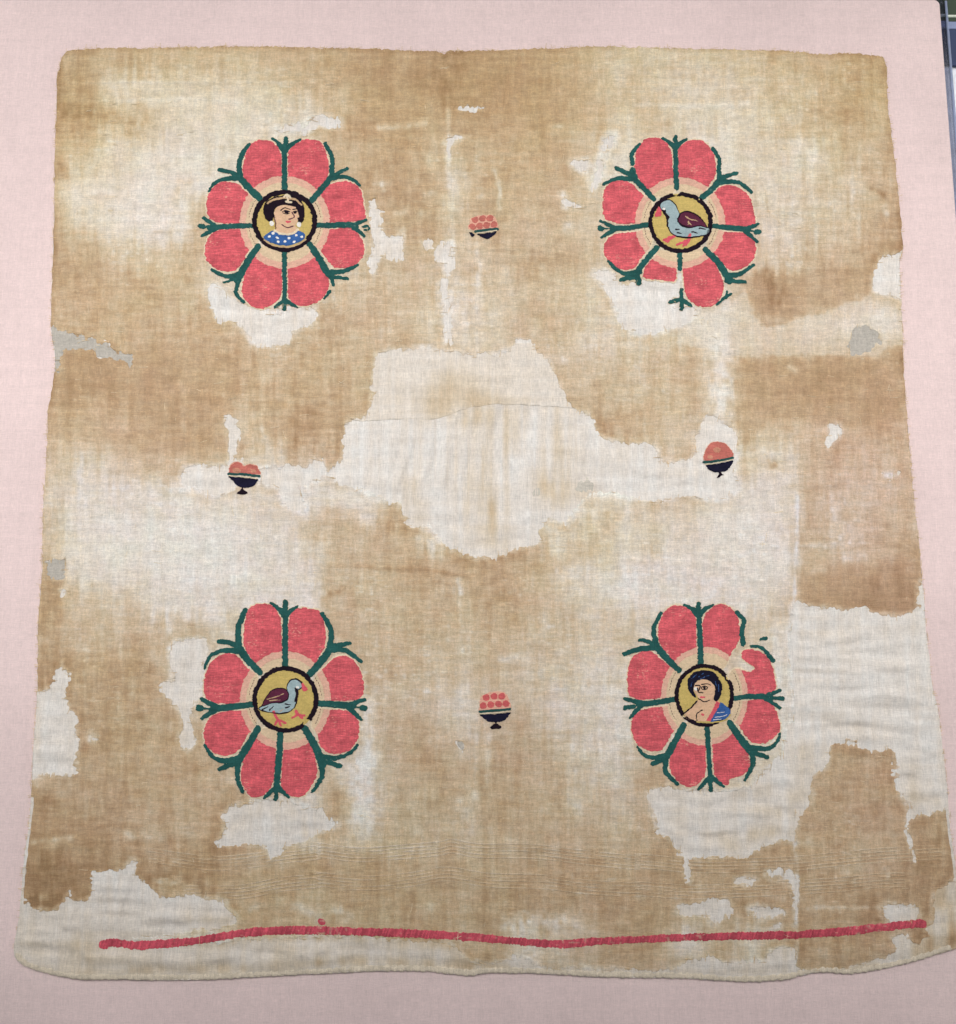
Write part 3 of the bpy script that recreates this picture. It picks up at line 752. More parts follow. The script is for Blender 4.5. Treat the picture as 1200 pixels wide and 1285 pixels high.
def linen_color(x, y):
    t = linen_tone(x, y)
    hf = hole_field(x, y)
    t = t + 0.7 * np.exp(-((hf + 5) / 7) ** 2) * np.clip(fbm(x, y, 40, 73, 2) + 0.5, 0, 1.2)     # discoloured margins
    t = t - (2.2 + 1.5 * vnoise(x, y, 4, 4, 74)) * np.clip((hf + 5.5 + 4.5 * vnoise(x, y, 34, 34, 75)) / 7.0, 0, 1)  # bleached thread ends
    of = out_field(x, y)
    t = t + 0.9 * np.clip(1 - of / 7.0, 0, 1) * (y < 500)
    c = tone_color(t)
    warm = np.clip((300 - y) / 170, 0, 1) * 0.85 + 0.25 * np.clip((y - 900) / 150, 0, 1) + 0.35 * fbm(x, y, 150, 76, 2)
    rose = np.exp(-((x - 1080) / 90) ** 2 - ((y - 620) / 130) ** 2) + 0.5 * np.exp(-((x - 1120) / 60) ** 2 - ((y - 900) / 400) ** 2) + 0.45 * fbm(x, y, 110, 77, 2)
    hue = fbm(x, y, 22, 111, 3)[:, None]; lum = (vnoise(x, y, 7, 2.6, 115) * vnoise(x, y, 40, 40, 116))[:, None]
    c = c * (1 + 0.02 * hue * np.array([0.6, -1.0, 0.3]) + 0.09 * lum)
    c = c * (1 + warm[:, None] * np.array([0.03, 0.01, -0.10]) + np.clip(rose, -0.3, 1.2)[:, None] * np.array([0.01, -0.03, 0.035]))
    return np.clip(c, 0.01, 0.95)
def linen_field(x, y):
    ax = x + 1.7 * comb(y, 3.1, _c1) + 1.0 * comb(y + 2 * vnoise(x, y, 40, 40, 29), 11.0, _c2); ay = y + 2.1 * comb(x, 3.1, _c2) + 1.0 * comb(x + 2 * vnoise(x, y, 40, 40, 30), 12.0, _c1)
    f = -np.maximum(hole_field(ax, ay), grey_field(ax, ay))
    fr = fray(x, y)
    o = out_field(x, y) + np.where(y < 110, 1.2 * vnoise(x, y, 2.4, 9, 27) + 0.8 * vnoise(x, y, 7, 7, 28), 0.8 * vnoise(x, y, 7, 7, 28))
    o = o - np.where(y > 1000, 4.0, np.where(y > 110, 0.2, -0.8))
    fr = fr * (0.6 + 2.0 * np.clip(vnoise(x, y, 45, 45, 131) + 0.25, 0, 1))
    return np.minimum(f + fr, o)
_, edge_b = field_mesh('old_linen', linen_field, (8, 50, 1218, 1234), 1.45, Z_LINEN, M['linen'], textile, linen_color, skirt=0.00022, weave=0)

# --- grey cloth seen through the deepest holes
for sp in grey_spots:
    P = np.array(sp)
    field_mesh('grey_backing_patch', lambda x, y, P=P: np.minimum(sd_poly(x, y, P) + (3.0 if P[:, 0].min() < 200 or P[:, 0].max() > 1000 else -0.5) + 2.4 * vnoise(x, y, 2.8, 9, 83) + 1.6 * vnoise(x, y, 6, 6, 84), out_field(x, y) - 0.5), (P[:, 0].min() - 6, P[:, 1].min() - 6, P[:, 0].max() + 6, P[:, 1].max() + 6), 1.6, Z_LINING + 0.00012, M['grey_light' if sp in (grey_spots[3], grey_spots[5]) else 'grey'], textile, None, skirt=0.0001)

# ------------------------------------------------------------------ flower medallions
def bbox_of(*plist, m=4.0):
    A = np.concatenate([np.asarray(p, float) for p in plist])
    return (A[:, 0].min() - m, A[:, 1].min() - m, A[:, 0].max() + m, A[:, 1].max() + m)
def jag(x, y, a=0.55):
    return a * (1.1 * vnoise(x, y, 3.4, 1.7, 91) + 0.7 * vnoise(x, y, 1.5, 1.2, 92))

def poly_part(name, pts, mat, parent, z, step=0.6, sm=True, j=0.3, skirt=0.0003):
    P = smooth(pts, True, 4) if sm else np.array(pts, float)
    return field_mesh(name, lambda x, y: sd_poly(x, y, P) + jag(x, y, j), bbox_of(P), step, z, mat, parent, None, skirt)[0]
def stroke_part(name, strokes, mat, parent, z, step=0.6, j=0.3, skirt=0.0003):
    """strokes: list of (points, radius start, radius end)"""
    S = [(smooth(p, False, 4) if len(p) > 2 else np.array(p, float), a, b) for p, a, b in strokes]
    mr = max(max(a, b) for _, a, b in S)
    def f(x, y):
        v = np.full(x.shape, -1e3)
        for p, a, b in S: v = np.maximum(v, sd_line(x, y, p, a, b))
        return v + jag(x, y, j)
    return field_mesh(name, f, bbox_of(*[p for p, _, _ in S], m=mr + 2), step, z, mat, parent, None, skirt)[0]

def medallion(org, s, ring, thick, redell, sandk, petals, stems, label):
    t = T(org[0], org[1], s)
    def E(e): (cx, cy), = t([(e[0], e[1])]); return cx, cy, e[2] / s, e[3] / s
    R = E(ring); RE = E(redell); th = thick / s
    pet = [smooth(t(p), True, 4) for p in petals]
    st = [[(t(p), w0 / 2 / s, w1 / 2 / s) for p, w0, w1 in stem] for stem in stems]
    allpts = np.concatenate(pet + [np.array(p) for stem in st for p, _, _ in stem])
    def plate(x, y):
        v = sd_ell(x, y, R[0], R[1], R[2], R[3])
        for p in pet: v = np.maximum(v, sd_boxed(x, y, p, sd_poly, 8) + 1.6)
        for stem in st:
            for p, a, b in stem: v = np.maximum(v, sd_boxed(x, y, p, lambda q, r, pp: sd_line(q, r, pp, a, b), 10) + 0.5)
        return v + jag(x, y, 0.8)
    root, _ = field_mesh('flower_medallion', plate, bbox_of(allpts, m=6), 1.0, Z_WOOL, M['cream'], textile, None, 0.0006)
    root['label'] = label
    z1 = Z_WOOL + 0.00022
    kx = sandk
    for p in pet:
        bb = bbox_of(p, m=2)
        outside_ring = lambda x, y: -sd_ell(x, y, R[0], R[1], R[2] - th * 0.5, R[3] - th * 0.5)
        field_mesh('petal', lambda x, y: np.minimum(sd_poly(x, y, p), -sd_ell(x, y, RE[0], RE[1], RE[2], RE[3])) + jag(x, y, 0.7), bb, 0.9, z1 + 0.0001, M['red'], root, None, 0.0004)
        field_mesh('petal_band', lambda x, y: np.minimum(np.minimum(sd_poly(x, y, p), sd_ell(x, y, RE[0], RE[1], RE[2], RE[3]) + 0.8), -sd_ell(x, y, RE[0], RE[1], RE[2] * kx, RE[3] * kx)) + jag(x, y, 0.35), bb, 0.9, z1, M['peach'], root, None, 0.0003)
        field_mesh('petal_heart', lambda x, y: np.minimum(np.minimum(sd_poly(x, y, p), sd_ell(x, y, RE[0], RE[1], RE[2] * kx, RE[3] * kx) + 0.5), outside_ring(x, y)) + jag(x, y, 0.3), bb, 0.9, z1 - 0.00006, M['sand'], root, None, 0.0003)
    for stem in st:
        stroke_part('stem', [(p, a + 0.25, b + 0.2) for p, a, b in stem], M['green'], root, z1 + 0.00022, 0.65, 0.5, 0.0005)
    # dashed brown thread on the side petals
    for sx in (-1, 1):
        for a0, a1 in ((-0.62, -0.14), (0.14, 0.62)):
            dash = []
            for q in np.arange(a0, a1, 0.075):
                pp = [(RE[0] + sx * RE[2] * (kx - 0.06) * math.cos(q + e), RE[1] + RE[3] * (kx - 0.06) * math.sin(q + e)) for e in (0, 0.04)]
                dash.append((pp, 0.32, 0.32))
            stroke_part('dash_line', dash, M['tan'] if False else M['purple'], root, z1 + 0.0001, 0.35, 0.1, 0.0002)
    field_mesh('gold_disc', lambda x, y: sd_ell(x, y, R[0], R[1], R[2] - th * 0.4, R[3] - th * 0.4), (R[0] - R[2], R[1] - R[3], R[0] + R[2], R[1] + R[3]), 1.0, z1 + 0.00012, M['gold'], root, None, 0.0004)
    return root, t, R, th, z1 + 0.00034

def ring_part(root, R, th, z, gaps=()):
    def f(x, y):
        v = np.minimum(sd_ell(x, y, *R), -sd_ell(x, y, R[0], R[1], R[2] - th, R[3] - th)) + jag(x, y, 0.55)
        for gx, gy, gr in gaps: v = np.minimum(v, np.hypot(x - gx, y - gy) - gr + jag(x, y, 0.4))
        return v
    field_mesh('ring', f, (R[0] - R[2] - 3, R[1] - R[3] - 3, R[0] + R[2] + 3, R[1] + R[3] + 3), 0.7, z, M['black'], root, None, 0.0005)

def fork(c, ends, w):            # simple forked tip
    return [([c, e], w, w * 0.45) for e in ends]

# ---- upper left: woman's bust
P1 = [
 [(568,380),(570,250),(570,165),(548,115),(505,78),(445,72),(395,95),(365,150),(345,230),(352,295),(385,350),(450,410)],
 [(608,380),(607,260),(608,160),(640,105),(700,72),(760,72),(805,95),(830,150),(842,230),(835,290),(790,345),(730,405)],
 [(760,400),(835,345),(875,322),(930,312),(990,325),(1030,370),(1045,440),(1055,520),(1020,540),(940,553),(850,553),(775,550),(760,460)],
 [(775,585),(850,588),(930,582),(990,590),(1030,640),(1050,700),(1040,755),(990,800),(930,815),(880,812),(840,775),(790,710),(745,670)],
 [(608,710),(606,820),(606,930),(615,990),(660,1030),(730,1030),(790,1005),(830,960),(845,890),(825,830),(790,760),(750,700),(720,680)],
 [(572,715),(572,850),(570,960),(540,1010),(480,1045),(420,1045),(365,1005),(340,950),(350,880),(370,810),(420,730),(460,690)],
 [(400,588),(330,588),(250,590),(195,600),(145,640),(128,700),(135,765),(180,810),(245,835),(300,830),(345,780),(390,700),(430,670)],
 [(400,550),(300,555),(200,550),(150,520),(135,460),(145,390),(190,330),(250,312),(310,325),(350,360),(400,410),(430,440)]]
ST1 = [
 [([(588,370),(588,250),(588,130),(598,68)],32,26),([(585,135),(555,98),(520,68)],32,12),([(592,135),(630,98),(680,70)],32,12)],
 [([(745,425),(800,360),(850,300),(862,250)],34,28),([(860,255),(862,170),(822,95)],26,20),([(860,285),(950,240)],20,18),([(850,300),(920,287),(980,300),(1022,335)],24,16)],
 [([(775,567),(880,568),(960,565),(1000,573)],26,34),([(985,568),(1062,535)],26,14),([(985,580),(1050,630)],26,14),([(1040,578),(1070,570),(1072,590),(1050,595)],10,10)],
 [([(735,680),(790,760),(830,830),(860,862)],34,40),([(855,860),(870,912)],26,18),([(850,950),(820,990)],18,12),([(860,865),(950,875)],20,18),([(850,838),(930,832),(1012,798)],30,16)],
 [([(588,715),(588,880),(588,1000),(586,1052)],27,22),([(586,1000),(530,1046)],24,12),([(590,1000),(660,1042)],24,12)],
 [([(435,690),(380,770),(340,840),(312,885)],34,40),([(330,850),(250,862),(168,825)],30,16),([(320,872),(235,898)],16,10),([(325,880),(305,955),(352,1012)],26,16)],
 [([(400,570),(300,570),(200,577),(150,580)],26,30),([(190,572),(120,526)],26,18),([(190,585),(115,626)],26,18),([(100,572),(118,576)],28,28)],
 [([(440,410),(390,360),(345,310),(320,280)],40,36),([(330,290),(328,190),(380,102)],32,20),([(320,280),(270,258),(210,248)],24,20),([(320,295),(240,300),(180,325),(150,368)],28,12)]]
root, t, R, th, zf = medallion((230,160), 4.615, (588,543,189,180), 29, (588,550,262,268), 0.86, P1, ST1, 'flower medallion with a woman in blue at its centre')
ring_part(root, R, th, zf)
poly_part('neck_and_face', t([(527,490),(560,455),(640,455),(668,485),(668,535),(652,566),(655,600),(600,628),(520,606),(536,590),(540,560),(528,530)]), M['skin'], root, zf, 0.5)
poly_part('hair', t([(464,484),(474,442),(510,414),(560,400),(622,396),(672,412),(696,448),(704,500),(696,546),(670,550),(668,500),(640,458),(560,455),(530,480),(527,520),(508,548),(476,526)]), M['black'], root, zf + 0.0001, 0.5)
stroke_part('headband', [(t([(492,440),(540,418),(600,412),(650,420),(685,448)]), 1.3, 1.3)], M['tan'], root, zf + 0.0002, 0.4, 0.3)
stroke_part('tiara', [(t([(585,408),(603,392),(622,408)]), 1.2, 1.2), (t([(603,395),(606,432)]), 1.1, 1.1), (t([(598,432),(628,436)]), 1.2, 1.2)], M['cream'], root, zf + 0.0003, 0.4, 0.2)
stroke_part('eye', [(t([(598,491),(603,492)]), 2.1, 2.1), (t([(566,482),(592,468),(622,476)]), 0.75, 0.5), (t([(576,492),(596,482),(620,490)]), 0.5, 0.5), (t([(580,498),(600,504),(618,497)]), 0.45, 0.4)], M['black'], root, zf + 0.0001, 0.35, 0.15)
stroke_part('eye', [(t([(648,492),(651,493)]), 1.8, 1.8), (t([(636,476),(664,473)]), 0.75, 0.5), (t([(636,487),(662,486)]), 0.45, 0.4)], M['black'], root, zf + 0.0001, 0.35, 0.15)
stroke_part('nose', [(t([(632,492),(642,522),(614,532)]), 0.7, 0.7)], M['purple'], root, zf + 0.0001, 0.35, 0.1)
stroke_part('mouth', [(t([(602,548),(622,546)]), 1.5, 1.0)], M['beak'], root, zf + 0.0001, 0.35, 0.1)
stroke_part('chin_line', [(t([(572,564),(600,580),(640,572)]), 0.6, 0.6), (t([(528,520),(536,560),(534,590)]), 0.6, 0.6)], M['purple'], root, zf + 0.0001, 0.35, 0.1)
for a, b in ((513, 556), (671, 562)):
    stroke_part('earring', [(t([(a, b - 34), (a, b - 14)]), 1.4, 1.0)], M['black'], root, zf + 0.0002, 0.35, 0.1)
    stroke_part('pearl', [(t([(a, b), (a + 2, b + 5)]), 2.8, 2.6)], M['white'], root, zf + 0.0003, 0.4, 0.1)
poly_part('tunic', t([(466,640),(500,606),(540,600),(600,622),(650,600),(690,608),(708,634),(680,662),(630,682),(580,686),(520,674)]), M['blue'], root, zf + 0.00015, 0.5)
stroke_part('necklace', [(t([(528,598),(560,614),(600,620),(640,612),(664,592)]), 1.3, 1.3)], M['cream'], root, zf + 0.00025, 0.4, 0.35)
stroke_part('tunic_hem', [(t([(468,652),(520,684),(590,695),(660,684),(708,650)]), 0.9, 0.9)], M['tan'], root, zf + 0.0002, 0.4, 0.2)
for a, b in ((500,632),(545,640),(548,664),(588,662),(612,640),(640,664),(655,626),(688,634),(520,615)):
    stroke_part('tunic_dot', [(t([(a, b), (a + 3, b)]), 1.5, 1.5)], M['white'], root, zf + 0.00025, 0.5, 0.3)

# ---- upper right: bird looking left
P2 = [
 [(572,410),(570,250),(565,160),(535,100),(480,68),(415,70),(370,105),(340,170),(332,250),(350,310),(390,365),(450,430)],
 [(610,390),(607,250),(605,150),(640,100),(690,78),(745,80),(795,110),(830,170),(843,250),(830,320),(790,375),(740,430)],
 [(790,460),(840,400),(865,375),(905,362),(960,370),(1020,400),(1060,450),(1080,530),(1092,600),(1040,620),(950,620),(880,610),(825,600)],
 [(825,640),(900,655),(980,655),(1040,665),(1085,710),(1092,780),(1070,840),(1020,880),(960,900),(915,885),(880,840),(830,790),(790,740)],
 [(640,790),(635,880),(640,950),(650,1040),(690,1095),(750,1125),(820,1120),(870,1080),(890,1010),(880,940),(850,870),(800,800),(760,760)],
 [(600,800),(600,880),(590,960),(540,965),(470,955),(390,945),(395,890),(420,850),(470,800),(490,770)],
 [(420,645),(340,655),(250,665),(190,680),(150,720),(140,780),(170,840),(220,880),(280,895),(330,885),(365,830),(400,790),(440,730)],
 [(415,600),(330,605),(250,605),(180,590),(140,560),(130,480),(140,400),(180,350),(240,335),(300,345),(345,390),(390,430),(440,470)]]
ST2 = [
 [([(597,378),(590,250),(590,120),(588,62)],32,26),([(586,125),(550,95),(508,66)],32,14),([(595,125),(625,95),(662,74)],32,12)],
 [([(755,440),(820,385),(868,330)],34,38),([(863,330),(862,240),(860,190),(824,130)],28,22),([(870,318),(970,286)],30,20),([(848,350),(930,340),(1000,352),(1062,408)],32,20)],
 [([(825,620),(930,630),(1045,640)],28,36),([(1025,640),(1106,606)],30,18),([(1025,650),(1100,716)],30,18),([(1050,648),(1100,655)],8,8),([(1096,655),(1112,655)],32,30)],
 [([(775,765),(850,840),(900,910),(925,960)],32,46),([(905,925),(990,922),(1082,860)],34,16),([(910,962),(1026,970)],30,20)],
 [([(850,1112),(890,1075),(935,1045)],14,18),([(905,1070),(915,1025)],14,10)],
 [([(618,795),(618,888)],30,28)],
 [([(626,1018),(628,1080),(628,1136)],22,24),([(625,1080),(555,1095)],28,20),([(630,1080),(686,1116)],28,20)],
 [([(470,755),(400,840),(352,910),(357,972)],34,34),([(365,905),(280,917),(220,892),(172,842)],34,16),([(345,932),(245,957)],32,22)],
 [([(415,610),(300,630),(190,636)],28,34),([(205,630),(118,588)],30,14),([(205,642),(125,692)],30,16),([(180,636),(130,636)],8,8),([(116,634),(126,636)],34,30)],
 [([(450,450),(390,385),(330,320),(320,272)],30,36),([(335,312),(215,258)],34,22),([(325,325),(220,325),(138,360)],34,16)],
 [([(318,228),(315,170),(362,106)],26,18)]]
root, t, R, th, zf = medallion((730,160), 5.0, (620,597,202,192), 27, (617,600,283,285), 0.86, P2, ST2, 'damaged flower medallion with a bird looking away from the woman')
(g1, g2), (g3, g4) = t([(590,402),(735,450)])
ring_part(root, R, th, zf, [(g1, g2, 5.0), (g3, g4, 1.2)])
def bird(pts, wing, beak, throat, legs, lines, flecks):
    poly_part('bird_body', t(pts), M['sky'], root, zf, 0.5, True, 0.3)
    P = smooth(t(pts), True, 4)
    field_mesh('bird_outline', lambda x, y: 0.75 - np.abs(sd_poly(x, y, P)) + 0.5 * vnoise(x, y, 9, 9, 95), bbox_of(P), 0.45, zf + 0.0001, M['black'], root, None, 0.0003)
    poly_part('wing', t(wing), M['purple'], root, zf + 0.00015, 0.5)
    Q = smooth(t(wing), True, 4)
    field_mesh('wing_outline', lambda x, y: 0.7 - np.abs(sd_poly(x, y, Q)) + 0.3 * vnoise(x, y, 9, 9, 96), bbox_of(Q), 0.45, zf + 0.0002, M['black'], root, None, 0.0003)
    poly_part('beak', t(beak), M['beak'], root, zf + 0.00012, 0.5)
    stroke_part('throat', [(t(throat), 2.0, 1.6)], M['black'], root, zf + 0.00012, 0.45, 0.4)
    for lg in legs: stroke_part('foot', [(t(p), 1.9, 1.4) for p in lg], M['beak'], root, zf + 0.00005, 0.5, 0.4)
    stroke_part('feather_lines', [(t(p), 0.9, 0.5) for p in lines], M['black'], root, zf + 0.00012, 0.4, 0.2)
    stroke_part('wing_flecks', [(t(p), 0.7, 0.4) for p in flecks], M['tan'], root, zf + 0.0003, 0.4, 0.25)
bird([(487,492),(508,466),(545,456),(582,478),(606,525),(615,545),(605,590),(640,622),(700,628),(765,610),(800,640),(786,672),(720,687),(640,690),(572,672),(542,630),(536,575),(520,535),(498,520)],
     [(618,545),(660,527),(710,545),(752,578),(788,628),(740,618),(680,626),(630,612),(604,588)],
     [(482,500),(468,530),(456,556),(480,562),(498,552),(498,522)],
     [(512,512),(525,545),(543,570)],
     [[([(585,684)]+[(545,700),(512,706)]), [(550,692),(528,716)], [(548,695),(540,722)]], [[(680,672),(672,705),(655,738)], [(672,705),(600,735)], [(665,715),(640,745)]]],
     [[(690,655),(725,665)], [(735,632),(775,640)], [(590,640),(610,640)], [(600,660),(625,668)]],
     [[(650,560),(690,580),(730,590)], [(668,595),(690,612)], [(672,590),(668,612)]])
stroke_part('bird_eye', [(t([(512,512),(517,514)]), 1.5, 1.4)], M['white'], root, zf + 0.00025, 0.4, 0.1)

# ---- lower left: bird looking right
P3 = [
 [(567,450),(567,280),(562,180),(540,120),(500,85),(440,82),(390,100),(362,150),(350,240),(352,320),(380,380),(450,470)],
 [(607,450),(607,300),(605,190),(625,130),(670,105),(730,110),(780,120),(805,170),(822,260),(815,330),(780,390),(730,470)],
 [(760,510),(810,450),(850,410),(890,388),(940,383),(985,410),(1020,470),(1040,540),(1035,610),(990,635),(920,640),(850,640),(775,635)],
 [(775,690),(850,690),(930,695),(975,710),(1010,760),(1012,830),(990,890),(940,935),(880,945),(830,935),(790,900),(770,830),(740,770)],
 [(580,815),(578,930),(570,1030),(565,1120),(590,1170),(640,1192),(700,1180),(745,1120),(772,1050),(765,980),(745,900),(720,850),(690,800)],
 [(538,815),(535,930),(530,1030),(520,1110),(490,1160),(440,1195),(390,1190),(350,1140),(332,1080),(345,1000),(370,930),(410,870),(460,800)],
 [(405,690),(330,695),(250,700),(190,715),(140,755),(120,820),(130,890),(170,935),(230,955),(290,945),(330,910),(370,840),(420,770)],
 [(410,645),(330,650),(250,655),(180,650),(130,620),(118,560),(130,480),(170,410),(230,370),(285,370),(330,400),(370,450),(430,510)]]
ST3 = [
 [([(588,440),(588,300),(588,180),(588,72)],34,28),([(582,145),(550,110),(504,78)],36,14),([(593,145),(625,118),(660,96)],34,12)],
 [([(730,485),(790,420),(848,340)],38,44),([(843,340),(852,235),(800,138)],34,24),([(850,330),(962,308)],34,22),([(835,352),(930,348),(1025,415)],34,18)],
 [([(775,655),(870,660),(975,672)],32,40),([(955,665),(1046,632)],34,18),([(960,682),(1022,746)],34,18),([(975,675),(1025,680)],8,8),([(1034,680),(1046,682)],34,30)],
 [([(700,800),(755,890),(790,970),(800,1010)],38,46),([(797,1000),(797,1080),(745,1162)],36,16),([(800,982),(905,1016)],32,24),([(790,960),(880,970),(960,940),(1006,893)],34,14)],
 [([(560,825),(555,950),(542,1080),(540,1150)],34,36),([(535,1140),(468,1196)],32,16),([(545,1140),(607,1192)],32,16),([(540,1170),(534,1205)],22,26)],
 [([(430,800),(380,890),(322,980)],36,44),([(322,980),(312,1080),(345,1165)],34,20),([(322,988),(210,1032)],34,26),([(335,965),(240,985),(170,960),(128,895)],34,16)],
 [([(405,660),(280,675),(175,685)],32,38),([(185,672),(105,628)],34,18),([(180,695),(110,742)],34,20),([(160,683),(110,683)],8,8),([(92,680),(104,682)],36,32)],
 [([(440,475),(370,400),(318,330)],36,44),([(325,330),(318,220),(358,120)],36,28),([(320,330),(270,305),(208,298)],30,24),([(330,355),(240,350),(160,380),(123,456)],34,12)]]
root, t, R, th, zf = medallion((230,740), 4.588, (590,632,190,192), 27, (590,637,262,283), 0.86, P3, ST3, 'well kept flower medallion with a bird at its centre')
(g1, g2), = t([(712,768)])
ring_part(root, R, th, zf, [(g1, g2, 5.0)])
bird([(596,560),(612,526),(645,514),(678,530),(686,560),(662,582),(656,640),(630,690),(580,712),(520,710),(442,690),(452,670),(505,652),(560,652),(598,632),(604,590)],
     [(458,668),(476,625),(512,582),(560,567),(602,583),(606,625),(570,648),(510,654)],
     [(684,538),(700,548),(718,576),(700,586),(684,574)],
     [(650,572),(658,600),(650,640)],
     [[[(525,705),(545,745),(590,768)], [(545,745),(530,778)], [(550,750),(562,782)]], [[(650,700),(665,720),(700,726)], [(665,718),(630,738)], [(668,720),(690,742)]]],
     [[(590,658),(620,662)], [(590,680),(612,672)], [(460,690),(490,672)], [(500,695),(520,672)]],
     [[(485,630),(530,620),(580,600)], [(500,640),(560,635)], [(560,700),(580,690)]])
stroke_part('bird_eye', [(t([(655,562),(662,562)]), 1.5, 1.4)], M['white'], root, zf + 0.00025, 0.4, 0.1)

# ---- lower right: man's bust
P4 = [
 [(528,470),(528,300),(525,180),(500,130),(450,100),(390,97),(340,130),(305,190),(295,270),(315,345),(355,395),(430,480)],
 [(570,470),(568,300),(568,190),(600,130),(650,92),(700,92),(750,120),(785,190),(795,270),(780,330),(740,385),(690,480)],
 [(810,370),(860,362),(910,375),(950,400),(980,440),(1000,510),(1012,570),(1005,615),(950,640),(880,645),(760,645),(735,600),(720,540),(760,480),(850,500),(880,470),(820,430),(805,400)],
 [(755,680),(830,675),(900,668),(960,675),(1005,720),(1030,790),(1038,850),(1000,900),(940,935),(870,930),(820,880),(780,820),(735,790)],
 [(620,830),(625,950),(630,1060),(640,1130),(680,1180),(720,1190),(735,1150),(780,1140),(830,1110),(855,1070),(845,1000),(810,930),(770,870),(720,800)],
 [(580,835),(585,950),(588,1060),(580,1130),(545,1180),(490,1200),(430,1180),(385,1130),(362,1070),(380,990),(405,920),(440,850),(470,810)],
 [(400,690),(330,710),(250,720),(180,740),(140,780),(132,850),(155,920),(200,965),(260,985),(320,970),(360,910),(400,850),(450,790)],
 [(400,650),(330,660),(250,668),(180,668),(120,640),(108,560),(115,470),(150,400),(205,375),(260,380),(310,420),(370,470),(430,510)]]
ST4 = [
 [([(555,460),(550,300),(542,150),(540,88)],34,28),([(535,155),(500,115),(453,94)],34,14),([(548,155),(580,118),(630,94)],34,14)],
 [([(815,328),(805,250),(818,190),(775,138)],30,24)],
 [([(862,344),(930,358),(992,430)],14,28)],
 [([(920,302),(950,298)],16,22)],
 [([(755,662),(850,650),(955,652)],28,34),([(945,650),(1036,614)],30,20),([(950,660),(1036,722)],30,16),([(985,660),(1055,662)],16,24)],
 [([(730,810),(800,910),(862,985)],36,48),([(850,960),(950,968),(1010,940),(1038,878)],36,14),([(862,985),(960,1020)],32,24),([(865,985),(872,1060),(822,1158)],36,18)],
 [([(592,840),(600,950),(610,1100),(615,1220)],30,24),([(610,1140),(543,1212)],30,18),([(618,1140),(692,1197)],30,18)],
 [([(450,825),(400,920),(350,1012)],36,42),([(355,1005),(260,1022),(205,1000),(170,958)],34,12),([(352,1020),(262,1062)],32,24),([(345,1040),(342,1110),(412,1182)],32,20)],
 [([(395,668),(290,685),(180,697)],30,36),([(190,690),(93,664)],32,18),([(190,708),(128,778)],32,18),([(150,712),(95,718)],20,28)],
 [([(420,490),(350,420),(280,342)],34,42),([(288,340),(268,240),(312,142)],34,20),([(275,340),(225,312),(183,308)],26,18),([(290,352),(180,362),(92,392)],34,28)]]
root, t, R, th, zf = medallion((765,740), 4.85, (576,643,181,192), 25, (578,648,264,300), 0.88, P4, ST4, 'flower medallion with a dark haired man at its centre')
(g1, g2), (g3, g4) = t([(725,530),(455,765)])
ring_part(root, R, th, zf, [(g1, g2, 4.0), (g3, g4, 2.2)])
poly_part('shoulder', t([(528,675),(560,668),(638,662),(668,688),(640,760),(605,798),(530,800),(470,782),(456,752),(490,720),(520,690)]), M['skin'], root, zf, 0.5)
poly_part('face', t([(513,580),(545,550),(600,546),(636,590),(642,640),(622,672),(590,684),(555,674),(530,642),(513,612)]), M['skin'], root, zf + 0.0001, 0.5)
poly_part('hair', t([(473,590),(480,540),(510,505),(560,490),(620,496),(657,530),(682,580),(680,630),(656,678),(633,668),(642,605),(620,566),(590,548),(540,552),(517,575),(510,610),(526,655),(500,640)]), M['navy'], root, zf + 0.0002, 0.5)
for pp in ([(500,540),(530,515)], [(540,530),(570,508)], [(590,525),(615,520)], [(640,560),(650,590)], [(660,580),(664,620)], [(492,590),(500,560)], [(555,545),(580,528)]):
    stroke_part('hair_streak', [(t(pp), 0.4, 0.25)], M['blue'], root, zf + 0.0003, 0.4, 0.2)
stroke_part('eye', [(t([(557,578),(590,572),(612,580)]), 0.7, 0.6), (t([(556,598),(566,588),(585,588),(594,598),(580,608),(562,606),(556,598)]), 0.6, 0.6), (t([(574,596),(577,598)]), 1.5, 1.5)], M['black'], root, zf + 0.0002, 0.35, 0.1)
stroke_part('eye_white', [(t([(522,604),(530,606)]), 2.0, 1.8)], M['white'], root, zf + 0.0002, 0.4, 0.1)
stroke_part('nose', [(t([(520,584),(545,582),(548,600),(540,622),(568,628)]), 0.7, 0.7), (t([(535,600),(536,612)]), 0.8, 0.8)], M['black'], root, zf + 0.00022, 0.35, 0.1)
stroke_part('mouth', [(t([(556,656),(578,654)]), 1.3, 0.9)], M['beak'], root, zf + 0.0002, 0.35, 0.1)
stroke_part('body_lines', [(t([(532,678),(492,720),(448,758)]), 0.9, 0.9), (t([(540,662),(575,682),(608,672)]), 0.7, 0.6), (t([(566,733),(532,755),(530,798)]), 0.6, 0.6), (t([(466,775),(510,796)]), 0.7, 0.6)], M['black'], root, zf + 0.0002, 0.35, 0.15)
stroke_part('chest_mark', [(t([(564,760),(570,762)]), 1.4, 1.4)], M['beak'], root, zf + 0.0002, 0.4, 0.1)
poly_part('robe', t([(662,690),(715,714),(738,742),(720,782),(660,795),(612,797)]), M['blue'], root, zf + 0.0001, 0.5)
poly_part('robe_border', t([(650,680),(672,690),(650,740),(612,798),(585,797),(620,745)]), M['beak'], root, zf + 0.0002, 0.5, False)
stroke_part('robe_folds', [(t([(640,778),(690,770),(715,760)]), 0.6, 0.3), (t([(655,750),(700,745)]), 0.5, 0.3), (t([(630,792),(680,788)]), 0.6, 0.3)], M['white'], root, zf + 0.0003, 0.4, 0.2)
stroke_part('robe_hem', [(t([(530,806),(620,808),(700,795),(735,760)]), 0.8, 0.8)], M['gold'], root, zf + 0.0003, 0.4, 0.2)

